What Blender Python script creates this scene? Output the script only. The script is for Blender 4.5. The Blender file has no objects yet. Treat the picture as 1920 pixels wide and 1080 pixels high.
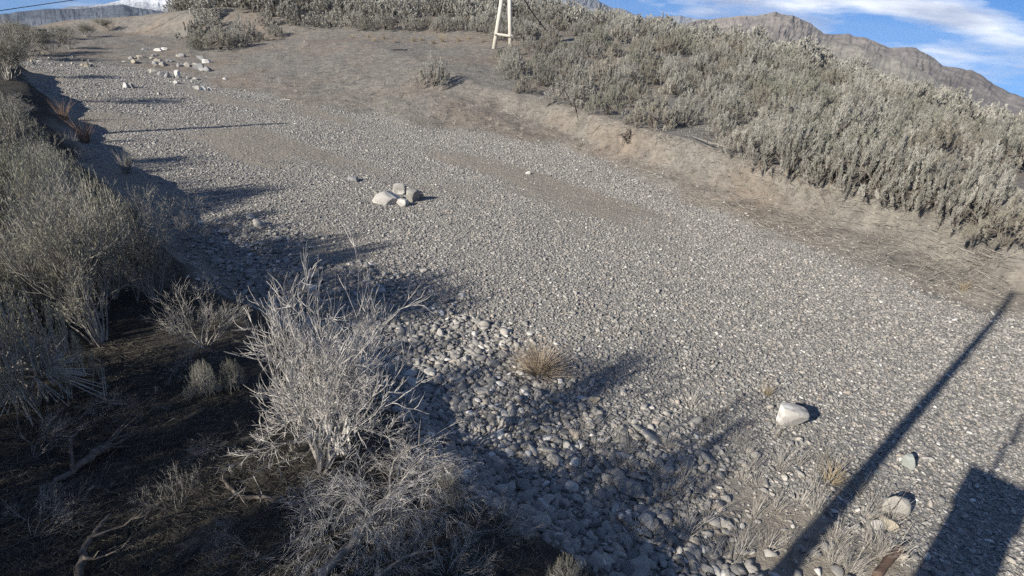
import bpy, math, random
import numpy as np
from mathutils import Vector, Matrix

S = bpy.context.scene
COL = S.collection
rng = np.random.default_rng(7)
random.seed(7)
PI = math.pi

# ------------------------------------------------------------------ camera, sky, sun, exposure
F, TH, RO, H = 1066.0, math.atan(495 / 1066.0), math.radians(5.0), 4.0
fw = np.array([0, math.cos(TH), -math.sin(TH)])
_r0 = np.array([1.0, 0, 0]); _u0 = np.array([0, math.sin(TH), math.cos(TH)])
RV = _r0 * math.cos(RO) + _u0 * math.sin(RO)
UV = _u0 * math.cos(RO) - _r0 * math.sin(RO)
EYE = np.array([0, 0, H])
cd = bpy.data.cameras.new('camera'); cam = bpy.data.objects.new('camera', cd); COL.objects.link(cam)
cd.sensor_width = 36; cd.lens = 36 * F / 1920; cd.clip_start = 0.05; cd.clip_end = 60000
M = Matrix.Identity(4)
for i in range(3):
    M[i][0] = RV[i]; M[i][1] = UV[i]; M[i][2] = -fw[i]; M[i][3] = EYE[i]
cam.matrix_world = M
S.camera = cam

SUN_AZ, SUN_EL = math.radians(46.5), math.radians(24.0)       # shadows fall towards SUN_AZ (clockwise from +Y)
SD = np.array([math.sin(SUN_AZ), math.cos(SUN_AZ)])
ld = bpy.data.lights.new('sun', 'SUN'); ld.energy = 5.0; ld.angle = math.radians(0.5); ld.color = (1.0, 0.93, 0.82)
sun = bpy.data.objects.new('sun', ld); COL.objects.link(sun)
sdir = Vector((SD[0] * math.cos(SUN_EL), SD[1] * math.cos(SUN_EL), -math.sin(SUN_EL)))
sun.rotation_euler = sdir.to_track_quat('-Z', 'Y').to_euler()

S.view_settings.view_transform = 'Standard'; S.view_settings.look = 'None'
S.view_settings.exposure = 0.75; S.view_settings.gamma = 1
S.cycles.use_denoising = False
S.cycles.max_bounces = 6; S.cycles.diffuse_bounces = 3; S.cycles.transparent_max_bounces = 8

def N(t, typ, **k):
    n = t.nodes.new(typ)
    for a, b in k.items():
        if a.startswith('i_'):
            n.inputs[int(a[2:])].default_value = b
        else:
            setattr(n, a, b)
    return n
def ramp(t, stops, src=None, interp='LINEAR'):
    n = t.nodes.new('ShaderNodeValToRGB'); n.color_ramp.interpolation = interp
    e = n.color_ramp.elements
    while len(e) < len(stops): e.new(0.5)
    for q, (p, c) in zip(e, stops):
        q.position = p; q.color = (c[0], c[1], c[2], 1) if not isinstance(c, (int, float)) else (c, c, c, 1)
    if src is not None: t.links.new(src, n.inputs[0])
    return n
def mixc(t, fac, a, b, mode='MIX'):
    n = t.nodes.new('ShaderNodeMix'); n.data_type = 'RGBA'; n.blend_type = mode
    for s, v in ((n.inputs[0], fac), (n.inputs[6], a), (n.inputs[7], b)):
        if isinstance(v, (int, float)): s.default_value = v
        elif isinstance(v, (tuple, list)): s.default_value = (v[0], v[1], v[2], 1)
        else: t.links.new(v, s)
    return n.outputs[2]
def math_(t, op, a, b=0.0, clamp=False):
    n = t.nodes.new('ShaderNodeMath'); n.operation = op; n.use_clamp = clamp
    for s, v in ((n.inputs[0], a), (n.inputs[1], b)):
        if isinstance(v, (int, float)): s.default_value = v
        else: t.links.new(v, s)
    return n.outputs[0]

W = bpy.data.worlds.new('World'); S.world = W; W.use_nodes = True
t = W.node_tree; L = t.links
bg = t.nodes['Background']; bg.inputs[1].default_value = 0.045
tc = N(t, 'ShaderNodeTexCoord')
# the plain falls away below the camera, so the sky's own horizon is set a little below eye level
vm = N(t, 'ShaderNodeVectorMath', operation='ADD'); vm.inputs[1].default_value = (0, 0, 0.20); L.new(tc.outputs['Generated'], vm.inputs[0])
vn = N(t, 'ShaderNodeVectorMath', operation='NORMALIZE'); L.new(vm.outputs[0], vn.inputs[0])
sky = N(t, 'ShaderNodeTexSky', sky_type='NISHITA', sun_disc=False, sun_elevation=SUN_EL, sun_rotation=SUN_AZ + PI, altitude=1600)
sky.air_density = 1.0; sky.dust_density = 0.4; sky.ozone_density = 2.0
L.new(vn.outputs[0], sky.inputs[0])
sep = N(t, 'ShaderNodeSeparateXYZ'); L.new(tc.outputs['Generated'], sep.inputs[0])
mp = N(t, 'ShaderNodeMapping'); mp.inputs['Scale'].default_value = (3.2, 3.2, 15.0); mp.inputs['Rotation'].default_value = (0, math.radians(6), 0)
mp.inputs['Location'].default_value = (0.35, 0.2, -0.65)
L.new(tc.outputs['Generated'], mp.inputs[0])
nz = N(t, 'ShaderNodeTexNoise'); nz.inputs['Scale'].default_value = 1.0; nz.inputs['Detail'].default_value = 7; nz.inputs['Roughness'].default_value = 0.58
L.new(mp.outputs[0], nz.inputs['Vector'])
_k = lambda x, y: (lambda d: d / np.linalg.norm(d))(RV * (x - 960) / F + UV * (540 - y) / F + fw)
_n = np.cross(_k(1560, -22), _k(1940, 72)); _n /= np.linalg.norm(_n); _c = _k(1800, 36)
def dot_(v):
    q = N(t, 'ShaderNodeVectorMath', operation='DOT_PRODUCT'); q.inputs[1].default_value = tuple(v); L.new(tc.outputs['Generated'], q.inputs[0]); return q.outputs['Value']
off_ = math_(t, 'DIVIDE', dot_(_n), .016); band = math_(t, 'POWER', 2.718, math_(t, 'MULTIPLY', math_(t, 'MULTIPLY', off_, off_), -1.0))      # one long cloud bank
near_ = N(t, 'ShaderNodeMapRange'); near_.inputs[1].default_value = .965; near_.inputs[2].default_value = .985; L.new(dot_(_c), near_.inputs[0])
cl = ramp(t, [(0.53, 0.0), (0.66, 1.0)], math_(t, 'ADD', nz.outputs[0], math_(t, 'MULTIPLY', math_(t, 'MULTIPLY', band, near_.outputs[0]), .2)))
mp2 = N(t, 'ShaderNodeMapping'); mp2.inputs['Scale'].default_value = (5, 5, 30); mp2.inputs['Location'].default_value = (1.1, .4, .62); L.new(tc.outputs['Generated'], mp2.inputs[0])
nz2 = N(t, 'ShaderNodeTexNoise'); nz2.inputs['Scale'].default_value = 1.0; nz2.inputs['Detail'].default_value = 5; L.new(mp2.outputs[0], nz2.inputs['Vector'])
ccol = ramp(t, [(0.38, (6.0, 6.6, 8.6)), (0.62, (17, 17.3, 17.6))], nz2.outputs[0])
skyc = mixc(t, 0.75, sky.outputs[0], (0.25, 1.15, 2.0), 'MULTIPLY')
L.new(mixc(t, math_(t, 'MULTIPLY', cl.outputs[0], 0.85), skyc, ccol.outputs[0]), bg.inputs[0])

# ------------------------------------------------------------------ numbers: rays, noise, terrain
def ray(x, y):
    d = RV * (x - 960) / F + UV * (540 - y) / F + fw
    return d / np.linalg.norm(d)
def atz(x, y, z=0.0):
    d = ray(x, y); return EYE + d * ((z - H) / d[2])
def proj(P):
    v = np.asarray(P, float) - EYE; w = v @ fw
    return 960 + F * (v @ RV) / w, 540 - F * (v @ UV) / w, w
def _hash(ix, iy, seed):
    h = (ix.astype(np.int64) * 374761393 + iy.astype(np.int64) * 668265263 + seed * 1442695041) & 0xFFFFFFFF
    h = ((h ^ (h >> 13)) * 1274126177) & 0xFFFFFFFF
    return ((h ^ (h >> 16)) & 0xFFFFFF) / float(0xFFFFFF)
def vnoise(x, y, seed=0):
    x = np.asarray(x, float); y = np.asarray(y, float)
    ix = np.floor(x); iy = np.floor(y); fx = x - ix; fy = y - iy
    fx = fx * fx * (3 - 2 * fx); fy = fy * fy * (3 - 2 * fy)
    a = _hash(ix, iy, seed); b = _hash(ix + 1, iy, seed); c = _hash(ix, iy + 1, seed); d = _hash(ix + 1, iy + 1, seed)
    return (a * (1 - fx) + b * fx) * (1 - fy) + (c * (1 - fx) + d * fx) * fy
def fbm(x, y, octs=4, seed=0, gain=0.5):
    s = 0; a = 1; n = 0
    for o in range(octs):
        s = s + a * (vnoise(x * 2 ** o, y * 2 ** o, seed + o * 17) - 0.5); n += a; a *= gain
    return s / n * 2          # about -1..1
def sstep(a, b, x):
    q = np.clip((x - a) / (b - a), 0, 1); return q * q * (3 - 2 * q)
def polydist(x, y, P):
    """signed distance to polyline P (positive on its left side), parameter along it"""
    best = np.full(x.shape, 1e18); sg = np.zeros(x.shape); par = np.zeros(x.shape)
    for i in range(len(P) - 1):
        ax, ay = P[i][:2]; bx, by = P[i + 1][:2]
        dx, dy = bx - ax, by - ay; ll = dx * dx + dy * dy
        q = np.clip(((x - ax) * dx + (y - ay) * dy) / ll, 0, 1)
        ex, ey = x - (ax + q * dx), y - (ay + q * dy)
        d2 = ex * ex + ey * ey
        cr = dx * (y - ay) - dy * (x - ax)
        m = d2 < best - 1e-12
        best = np.where(m, d2, best); sg = np.where(m, np.sign(cr), sg); par = np.where(m, i + q, par)
    return np.sqrt(best) * sg, par
# toe of the far bank (gravel edge), from upstream (left) round to the right
RTOE = [(-90, 52), (-60, 41), (-40, 36), (-27, 34), (-21.2, 34.1), (-15.3, 28.6), (-8.1, 25.5), (-4.8, 23.0), (0.3, 22.0), (2.7, 19.6),
        (4.48, 14.3), (6.1, 12.15), (7.3, 10.6), (8.6, 9.3), (10.5, 7.2), (14, 4), (24, -5), (60, -40)]
RCREST = [(-95, 70, 0.2), (-45, 55, 0.3), (-24, 47, 0.9), (-17, 44, 1.6), (-12, 43, 2.0), (-6, 33, 1.7), (-2.2, 27.6, 1.35), (1.35, 25.2, 1.15), (3.5, 20.1, 1.15), (4.85, 17.9, 1.2),
          (6.5, 15.0, 1.2), (7.8, 13.5, 1.2), (8.7, 12.8, 1.2), (9.1, 11.5, 1.15), (9.3, 10.3, 1.0), (11.5, 8.4, 1.0), (16, 6, 1.0), (27, -3, 1.0), (64, -38, 1)]
LTOE = [(-90, 44), (-60, 35), (-40, 30.5), (-30, 29.5), (-23.3, 27.9), (-15.2, 19.0), (-10.8, 14.2), (-6.7, 9.85), (-3.8, 7.45), (-1.25, 5.86), (-0.45, 4.5),
        (0.37, 3.9), (1.2, 3.2), (2.6, 1.6), (4.5, -0.8), (9, -5), (40, -38)]
_saz = np.radians([-180, -75, -52, -45, -41, -37, -33, -27, -20, -10, 0, 6, 12, 20, 27, 33, 39, 50, 75, 180])
_sz = np.array([1.6, 1.2, 0.4, 0.0, 0.3, 1.2, 1.9, 3.2, 3.6, 4.3, 4.7, 4.4, 3.9, 3.2, 1.7, 0.2, -1.3, -2.0, -1.0, 1.6])
def terrain(x, y, full=False):
    x = np.asarray(x, float); y = np.asarray(y, float)
    r = np.hypot(x, y); a = np.arctan2(x, y)
    wob = 0.45 * fbm(x * 0.45, y * 0.45, 3, 5) + 0.16 * fbm(x * 1.7, y * 1.7, 2, 9)
    sr, _ = polydist(x, y, RTOE); sr = sr + wob
    sl, _ = polydist(x, y, LTOE); sl = -sl + wob * 0.9
    sc, pc = polydist(x, y, RCREST); sc = sc + 0.9 * wob
    zc = np.interp(pc, np.arange(len(RCREST)), [p[2] for p in RCREST])
    # bed
    z = 0.05 * fbm(x * 0.22, y * 0.22, 3, 21) + 0.02 * fbm(x * 1.1, y * 1.1, 2, 22)
    # far bank
    tt = np.clip(sr, 0, None) / (np.clip(sr, 0, None) + np.clip(-sc, 1e-3, None))
    cut = sstep(-4, 1, x)                                   # the right half has a cut edge, the left half a long slope
    g = (1 - cut) * tt ** 1.15 + cut * (0.42 * tt ** 1.1 + 0.58 * sstep(0.68, 0.97, tt))
    hb = zc * g
    q = sstep(0.0, 1.0, np.clip(sc, 0, None) / np.maximum(60.0 - r + np.clip(sc, 0, None), 4.0))
    zs = np.interp(a, _saz, _sz)
    hf = zc * (1 - q) + zs * q + 0.22 * fbm(x * 0.13, y * 0.13, 3, 31) * sstep(0, 6, sc)
    far = np.clip(r - 62, 0, None)
    hf = hf - 0.085 * far * sstep(0, 30, far)
    hr = np.where(sc > 0, hf, hb)
    rough = 0.09 * fbm(x * 1.1, y * 1.1, 5, 41, .6)
    z = np.where(sr > 0, z * (1 - np.clip(sr, 0, 1)) + hr + rough * sstep(0, 1.2, sr), z)
    # near bank
    hl = np.interp(r, [0, 5.5, 9, 14, 22, 40], [.6, .58, .85, .9, 0.75, 0.7])
    pl = 0.12 * sstep(0, 0.35, sl) + 0.88 * sstep(0.15, 1.15, sl)
    hl2 = hl * pl + 0.035 * np.clip(sl - 1, 0, 12) + (0.08 * fbm(x * 0.7, y * 0.7, 4, 51) + 0.05 * fbm(x * 2.6, y * 2.6, 3, 52)) * sstep(0, 1, sl)
    hl2 = hl2 - 0.085 * np.clip(r - 45, 0, None) * sstep(45, 80, r)
    z = np.where(sl > 0, hl2, z)
    z = z + 3 * fbm(x * .01, y * .01, 3, 61) * sstep(120, 400, r)
    if full: return z, sr, sl, sc
    return z
def tz(x, y): return float(terrain(np.array([x]), np.array([y]))[0])
_tt = np.concatenate([np.arange(1.5, 40, 0.02), np.arange(40, 160, 0.1)])
def hit(px, py):
    d = ray(px, py); P = EYE + d[None] * _tt[:, None]
    b = P[:, 2] < terrain(P[:, 0], P[:, 1])
    i = int(np.argmax(b)) if b.any() else len(_tt) - 1
    x, y = P[i, 0], P[i, 1]
    return np.array([x, y, tz(x, y)])
def pxm(p):      # metres per (1920 wide) pixel at p
    return float((np.asarray(p) - EYE) @ fw) / F

# ------------------------------------------------------------------ mesh helpers
def mesh(name, V, Fq, mats, face_mat=None, attrs=None, smooth=False):
    V = np.asarray(V, np.float32); me = bpy.data.meshes.new(name)
    groups = Fq if isinstance(Fq, list) else [Fq]
    groups = [np.asarray(g, np.int32) for g in groups if len(g)]
    me.vertices.add(len(V)); me.vertices.foreach_set('co', V.ravel())
    tot = [np.full(len(g), g.shape[1], np.int32) for g in groups]
    tot = np.concatenate(tot) if tot else np.zeros(0, np.int32)
    idx = np.concatenate([g.ravel() for g in groups]) if groups else np.zeros(0, np.int32)
    me.loops.add(len(idx)); me.loops.foreach_set('vertex_index', idx)
    me.polygons.add(len(tot)); st = np.concatenate([[0], np.cumsum(tot)[:-1]]).astype(np.int32) if len(tot) else tot
    me.polygons.foreach_set('loop_start', st); me.polygons.foreach_set('loop_total', tot)
    if face_mat is not None: me.polygons.foreach_set('material_index', np.asarray(face_mat, np.int32))
    me.polygons.foreach_set('use_smooth', np.full(len(tot), smooth))
    for m in (mats if isinstance(mats, (list, tuple)) else [mats]): me.materials.append(m)
    for k, v in (attrs or {}).items():
        v = np.asarray(v, np.float32)
        if v.ndim == 1:
            a = me.attributes.new(k, 'FLOAT', 'POINT'); a.data.foreach_set('value', v)
        else:
            a = me.attributes.new(k, 'FLOAT_VECTOR', 'POINT'); a.data.foreach_set('vector', v.ravel())
    me.update(calc_edges=True); me.validate()
    return me
def link(name, me, parent=None, loc=(0, 0, 0), rot=(0, 0, 0), sc=1.0):
    o = bpy.data.objects.new(name, me); COL.objects.link(o)
    if parent is not None: o.parent = parent
    o.location = loc; o.rotation_euler = rot
    o.scale = (sc, sc, sc) if isinstance(sc, (int, float)) else sc
    return o
def tag(o, label=None, cat=None, group=None, kind=None):
    if label: o['label'] = label
    if cat: o['category'] = cat
    if group: o['group'] = group
    if kind: o['kind'] = kind
    return o
def unit(v): return v / np.maximum(np.linalg.norm(v, axis=-1, keepdims=True), 1e-9)
def frame_of(D):
    D = unit(D); up = np.where(np.abs(D[:, 2:3]) > 0.9, np.array([[1.0, 0, 0]]), np.array([[0, 0, 1.0]]))
    A = unit(np.cross(D, up)); return A, np.cross(A, D)
def tubes(P0, P1, R0, R1, k=3):
    P0 = np.asarray(P0, float); P1 = np.asarray(P1, float); R0 = np.asarray(R0, float); R1 = np.asarray(R1, float)
    n = len(P0); A, B = frame_of(P1 - P0)
    an = np.arange(k) * 2 * PI / k
    ring = A[:, None] * np.cos(an)[None, :, None] + B[:, None] * np.sin(an)[None, :, None]
    V = np.concatenate([P0[:, None] + ring * R0[:, None, None], P1[:, None] + ring * R1[:, None, None]], 1)
    b = np.arange(n)[:, None] * 2 * k; i = np.arange(k)[None]; j = (np.arange(k)[None] + 1) % k
    Q = np.stack([b + i, b + j, b + j + k, b + i + k], -1).reshape(-1, 4)
    return V.reshape(-1, 3), Q
def blades(P, D, Ln, Wd, roll=None, bend=None):
    """one pointed quad (kite) for each leaf"""
    n = len(P); D = unit(D); A, B = frame_of(D)
    roll = rng.uniform(0, 2 * PI, n) if roll is None else roll
    C = A * np.cos(roll)[:, None] + B * np.sin(roll)[:, None]
    mid = P + D * (Ln * 0.55)[:, None]
    V = np.stack([P, mid - C * (Wd / 2)[:, None], P + D * Ln[:, None], mid + C * (Wd / 2)[:, None]], 1)
    return V.reshape(-1, 3), np.arange(4 * n).reshape(-1, 4)
class MB:
    def __init__(s): s.V = []; s.Q = []; s.T = []; s.n = 0; s.a = []
    def add(s, V, Q, a=None):
        s.V.append(V); s.Q.append(np.asarray(Q) + s.n); s.n += len(V)
        s.a.append(np.full(len(V), 0.5) if a is None else a); return s
    def box(s, c, h, R=None, a=None):
        P = np.array([[x, y, z] for z in (-1, 1) for y in (-1, 1) for x in (-1, 1)], float) * np.asarray(h)
        if R is not None: P = P @ np.asarray(R).T
        return s.add(P + np.asarray(c), np.array([[0, 2, 3, 1], [4, 5, 7, 6], [0, 1, 5, 4], [2, 6, 7, 3], [0, 4, 6, 2], [1, 3, 7, 5]]), a)
    def mesh(s, name, mat, smooth=False):
        return mesh(name, np.concatenate(s.V), np.concatenate(s.Q), mat, attrs={'tint': np.concatenate(s.a)}, smooth=smooth)
def tube_path(P, R, k=8, mb=None):
    """one continuous capped tube through the points P with radii R"""
    P = np.asarray(P, float); R = np.asarray(R, float); n = len(P)
    T = np.gradient(P, axis=0); A, B = frame_of(T)
    for i in range(1, n):                                    # keep the frame from flipping
        if A[i] @ A[i - 1] < 0: A[i] *= -1; B[i] *= -1
    an = np.arange(k) * 2 * PI / k
    V = (P[:, None] + (A[:, None] * np.cos(an)[None, :, None] + B[:, None] * np.sin(an)[None, :, None]) * R[:, None, None]).reshape(-1, 3)
    Q = [[i * k + j, i * k + (j + 1) % k, (i + 1) * k + (j + 1) % k, (i + 1) * k + j] for i in range(n - 1) for j in range(k)]
    V = np.concatenate([V, P[:1], P[-1:]]); c0, c1 = n * k, n * k + 1
    Q += [[c0, (j + 1) % k, j, c0] for j in range(0)]
    for j in range(0, k, 2):
        Q.append([c0, (j + 2) % k, j + 1, j]); Q.append([c1, (n - 1) * k + j, (n - 1) * k + j + 1, (n - 1) * k + (j + 2) % k])
    return V, np.array(Q)
def ico(sub):
    import bmesh
    bm = bmesh.new(); bmesh.ops.create_icosphere(bm, subdivisions=sub, radius=1.0)
    V = np.array([v.co[:] for v in bm.verts]); T = np.array([[v.index for v in f.verts] for f in bm.faces]); bm.free()
    return V, T
ICO = {k: ico(k) for k in (1, 2, 3, 4)}
def rock_verts(seed, sub=3, dims=(1, .8, .6), cuts=9, rough=0.05, block=0.0, norm=True):
    g = np.random.default_rng(seed); V, T = ICO[sub]; V = V.copy()
    if block: V = V / np.power((np.abs(V) ** 6).sum(1, keepdims=True), block / 6)
    for c in range(cuts):
        n = unit(g.normal(size=(1, 3)))[0]; d = g.uniform(0.45, 0.8)
        V -= np.clip(V @ n - d, 0, None)[:, None] * n[None]
    k = V * 3.1 + seed
    V = V * (1 + rough * (fbm(k[:, 0] + k[:, 2], k[:, 1] - k[:, 2] * .7, 4, seed))[:, None])
    if norm: V = V / np.abs(V).max(0)
    return V * np.asarray(dims), T

# ------------------------------------------------------------------ materials
def material(name, rough=0.85):
    m = bpy.data.materials.new(name); m.use_nodes = True
    p = m.node_tree.nodes['Principled BSDF']; p.inputs['Roughness'].default_value = rough
    p.inputs['Specular IOR Level'].default_value = 0.25
    return m, m.node_tree, p
def noise(t, vec, scale, detail=4, rough=0.55, out=0):
    n = N(t, 'ShaderNodeTexNoise'); n.inputs['Scale'].default_value = scale; n.inputs['Detail'].default_value = detail
    n.inputs['Roughness'].default_value = rough
    if vec is not None: t.links.new(vec, n.inputs['Vector'])
    return n.outputs[out]
def bump(t, p, h, strength=0.5, dist=0.02):
    b = N(t, 'ShaderNodeBump'); b.inputs['Strength'].default_value = strength; b.inputs['Distance'].default_value = dist
    t.links.new(h, b.inputs['Height']); t.links.new(b.outputs[0], p.inputs['Normal'])

# ground: gravel bed, sandy bank, litter-strewn soil with near-bank shade darkened into its colour
mg, t, p = material('ground', 0.95)
pos = N(t, 'ShaderNodeNewGeometry').outputs['Position']
def attr(t, n): q = N(t, 'ShaderNodeAttribute'); q.attribute_name = n; return q.outputs['Fac']
vor = N(t, 'ShaderNodeTexVoronoi'); vor.inputs['Scale'].default_value = 24; t.links.new(pos, vor.inputs['Vector'])
vs = N(t, 'ShaderNodeSeparateColor'); t.links.new(vor.outputs['Color'], vs.inputs[0])
grav = ramp(t, [(0, (.17, .165, .152)), (0.45, (.235, .226, .205)), (0.8, (.30, .288, .262)), (1, (.42, .41, .38))], vs.outputs[0]).outputs[0]
n1 = noise(t, pos, 0.9, 5); n2 = noise(t, pos, 9, 6, .65); n3 = noise(t, pos, 60, 4, .7); n4 = noise(t, pos, 0.28, 4)
sandpatch = ramp(t, [(0.53, 0), (0.64, 1)], n1).outputs[0]
grav = mixc(t, math_(t, 'MULTIPLY', attr(t, 'silt'), 0.9), grav, (.265, .235, .19))
sand = ramp(t, [(0.3, (.155, .144, .125)), (0.7, (.26, .242, .21))], n2).outputs[0]
sand = mixc(t, ramp(t, [(0.45, 0), (0.62, 1)], n4).outputs[0], sand, mixc(t, n2, (.17, .145, .12), (.275, .232, .187)))
sand = mixc(t, 0.6, sand, ramp(t, [(0.3, (.55, .55, .55)), (0.7, (1.3, 1.3, 1.3))], n3).outputs[0], 'MULTIPLY')
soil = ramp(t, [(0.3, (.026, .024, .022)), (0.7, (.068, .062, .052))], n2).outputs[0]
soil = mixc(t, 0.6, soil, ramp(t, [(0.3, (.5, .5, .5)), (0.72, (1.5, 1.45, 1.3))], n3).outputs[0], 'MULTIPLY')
n5 = noise(t, pos, 2.2, 6, .7)
sand = mixc(t, 0.75, sand, ramp(t, [(0.36, (.62, .62, .63)), (0.62, (1.2, 1.2, 1.2))], n5).outputs[0], 'MULTIPLY')
c = mixc(t, attr(t, 'sandy'), grav, sand)
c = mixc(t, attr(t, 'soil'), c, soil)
t.links.new(c, p.inputs['Base Color'])
hh = math_(t, 'ADD', math_(t, 'ADD', n2, math_(t, 'MULTIPLY', n5, 2.0)), math_(t, 'MULTIPLY', n3, 0.35))
bump(t, p, hh, 0.9, 0.06)

def stone_mat(name, stops, use_random=True, scale=6.0, white=None, flake=0.35):
    m, t, p = material(name, 0.9)
    tc = N(t, 'ShaderNodeTexCoord'); oi = N(t, 'ShaderNodeObjectInfo')
    vec = N(t, 'ShaderNodeVectorMath', operation='ADD'); t.links.new(tc.outputs['Object'], vec.inputs[0])
    sc = N(t, 'ShaderNodeVectorMath', operation='SCALE'); sc.inputs[3].default_value = 37.0
    cx = N(t, 'ShaderNodeCombineXYZ'); t.links.new(oi.outputs['Random'], cx.inputs[0]); t.links.new(cx.outputs[0], sc.inputs[0]); t.links.new(sc.outputs[0], vec.inputs[1])
    nn = noise(t, vec.outputs[0], scale, 6, .65)
    src = oi.outputs['Random'] if use_random else noise(t, vec.outputs[0], scale * .35, 3)
    base = ramp(t, stops, src).outputs[0]
    base = mixc(t, flake, base, ramp(t, [(0.3, (.45, .45, .47)), (0.7, (1.55, 1.5, 1.45))], nn).outputs[0], 'MULTIPLY')
    if white is not None:
        w = ramp(t, [(0.50, 0), (0.57, 1)], noise(t, vec.outputs[0], white, 4, .6)).outputs[0]
        base = mixc(t, w, base, (.62, .61, .58))
    t.links.new(base, p.inputs['Base Color'])
    bump(t, p, nn, 0.5, 0.03)
    return m
M_pebble = stone_mat('river_stone', [(0, (.15, .148, .142)), (.2, (.215, .21, .198)), (.5, (.27, .26, .24)), (.78, (.345, .33, .30)), (.87, (.31, .27, .225)), (.94, (.40, .385, .35)), (1, (.58, .565, .53))], flake=.3, scale=2.5)
M_pale = stone_mat('pale_limestone', [(0.2, (.24, .24, .23)), (.5, (.37, .36, .335)), (.8, (.50, .48, .44))], False, 2.2, 1.6)
M_pale2 = stone_mat('dull_limestone', [(0.2, (.17, .165, .155)), (.5, (.29, .28, .25)), (.8, (.42, .40, .36))], False, 3.0)
M_tan = stone_mat('tan_rock', [(0.2, (.24, .21, .16)), (.5, (.36, .32, .25)), (.8, (.46, .42, .34))], False, 2.5)
M_green = stone_mat('grey_green_rock', [(0.2, (.18, .20, .185)), (.5, (.26, .28, .26)), (.8, (.34, .36, .335))], False, 2.0)
M_grey = stone_mat('grey_rock', [(0.2, (.15, .15, .155)), (.5, (.24, .24, .24)), (.8, (.36, .355, .34))], False, 2.5)

def plant_mat(name, lo, hi, rough=0.8, transl=0.25):
    m, t, p = material(name, rough)
    oi = N(t, 'ShaderNodeObjectInfo')
    f = math_(t, 'ADD', math_(t, 'MULTIPLY', attr(t, 'tint'), 0.62), math_(t, 'MULTIPLY', oi.outputs['Random'], 0.38))
    c = ramp(t, [(0.05, lo), (0.95, hi)], f).outputs[0]
    t.links.new(c, p.inputs['Base Color'])
    if transl:
        tr = N(t, 'ShaderNodeBsdfTranslucent'); t.links.new(c, tr.inputs[0])
        mx = N(t, 'ShaderNodeMixShader'); mx.inputs[0].default_value = transl
        t.links.new(p.outputs[0], mx.inputs[1]); t.links.new(tr.outputs[0], mx.inputs[2])
        t.links.new(mx.outputs[0], t.nodes['Material Output'].inputs[0])
    return m
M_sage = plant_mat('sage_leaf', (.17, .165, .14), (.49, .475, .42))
M_sageL = plant_mat('shaded_sage_leaf', (.15, .15, .112), (.345, .34, .27))  # darker copy of the sage leaf, left-bank shade in its colour
M_sageT = plant_mat('dry_sage_leaf', (.165, .152, .122), (.45, .425, .355))
M_sageG = plant_mat('grey_green_sage_leaf', (.145, .146, .116), (.41, .405, .335))
M_dark = plant_mat('dark_green_leaf', (.035, .045, .022), (.10, .105, .05))
M_stem = plant_mat('sage_bark', (.08, .07, .058), (.20, .18, .155), transl=0)
M_bleach = plant_mat('bleached_twig', (.19, .175, .155), (.66, .63, .585), transl=0)
M_drab = plant_mat('drab_twig', (.165, .152, .135), (.45, .425, .38), transl=0)
M_straw = plant_mat('straw', (.24, .195, .13), (.54, .455, .325))
M_tumble = plant_mat('tumbleweed', (.17, .135, .10), (.46, .38, .28), transl=0)
M_red = plant_mat('red_stem', (.12, .08, .06), (.30, .215, .16), transl=0)
M_litterd = plant_mat('shade_dark_litter', (.04, .036, .03), (.22, .20, .16), transl=0)  # litter colour darkened to carry the near bank's deep shade
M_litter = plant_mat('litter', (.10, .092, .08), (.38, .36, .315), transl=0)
def wood_mat(name, lo, hi, sc=(3, 3, 40)):
    m, t, p = material(name, 0.85)
    tc = N(t, 'ShaderNodeTexCoord'); mp = N(t, 'ShaderNodeMapping'); mp.inputs['Scale'].default_value = sc; t.links.new(tc.outputs['Object'], mp.inputs[0])
    n = noise(t, mp.outputs[0], 2.0, 6, .65)
    t.links.new(ramp(t, [(0.3, lo), (0.7, hi)], n).outputs[0], p.inputs['Base Color']); bump(t, p, n, 0.6, 0.01)
    return m
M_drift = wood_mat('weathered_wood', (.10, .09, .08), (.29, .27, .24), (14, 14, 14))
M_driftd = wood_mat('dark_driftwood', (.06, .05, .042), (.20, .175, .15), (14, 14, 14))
M_pole = wood_mat('pale_timber', (.36, .335, .28), (.72, .68, .59), (20, 20, 2))
def plain(name, col, rough=.6, metal=0.0):
    m, t, p = material(name, rough); p.inputs['Metallic'].default_value = metal
    tc = N(t, 'ShaderNodeTexCoord'); n = noise(t, tc.outputs['Object'], 9, 5)
    t.links.new(mixc(t, 0.6, col, ramp(t, [(0.3, (.6, .6, .6)), (0.7, (1.3, 1.3, 1.3))], n).outputs[0], 'MULTIPLY'), p.inputs['Base Color'])
    return m
M_cable = plain('dark_cable', (.035, .033, .032), .5)
M_rust = plain('rusty_steel', (.105, .07, .052), .8)
M_steel = plain('painted_steel', (.42, .43, .42), .5)
M_roof = plain('pale_roof', (.62, .58, .48), .6)
M_wall = plain('dark_board', (.09, .08, .075), .8)

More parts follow.
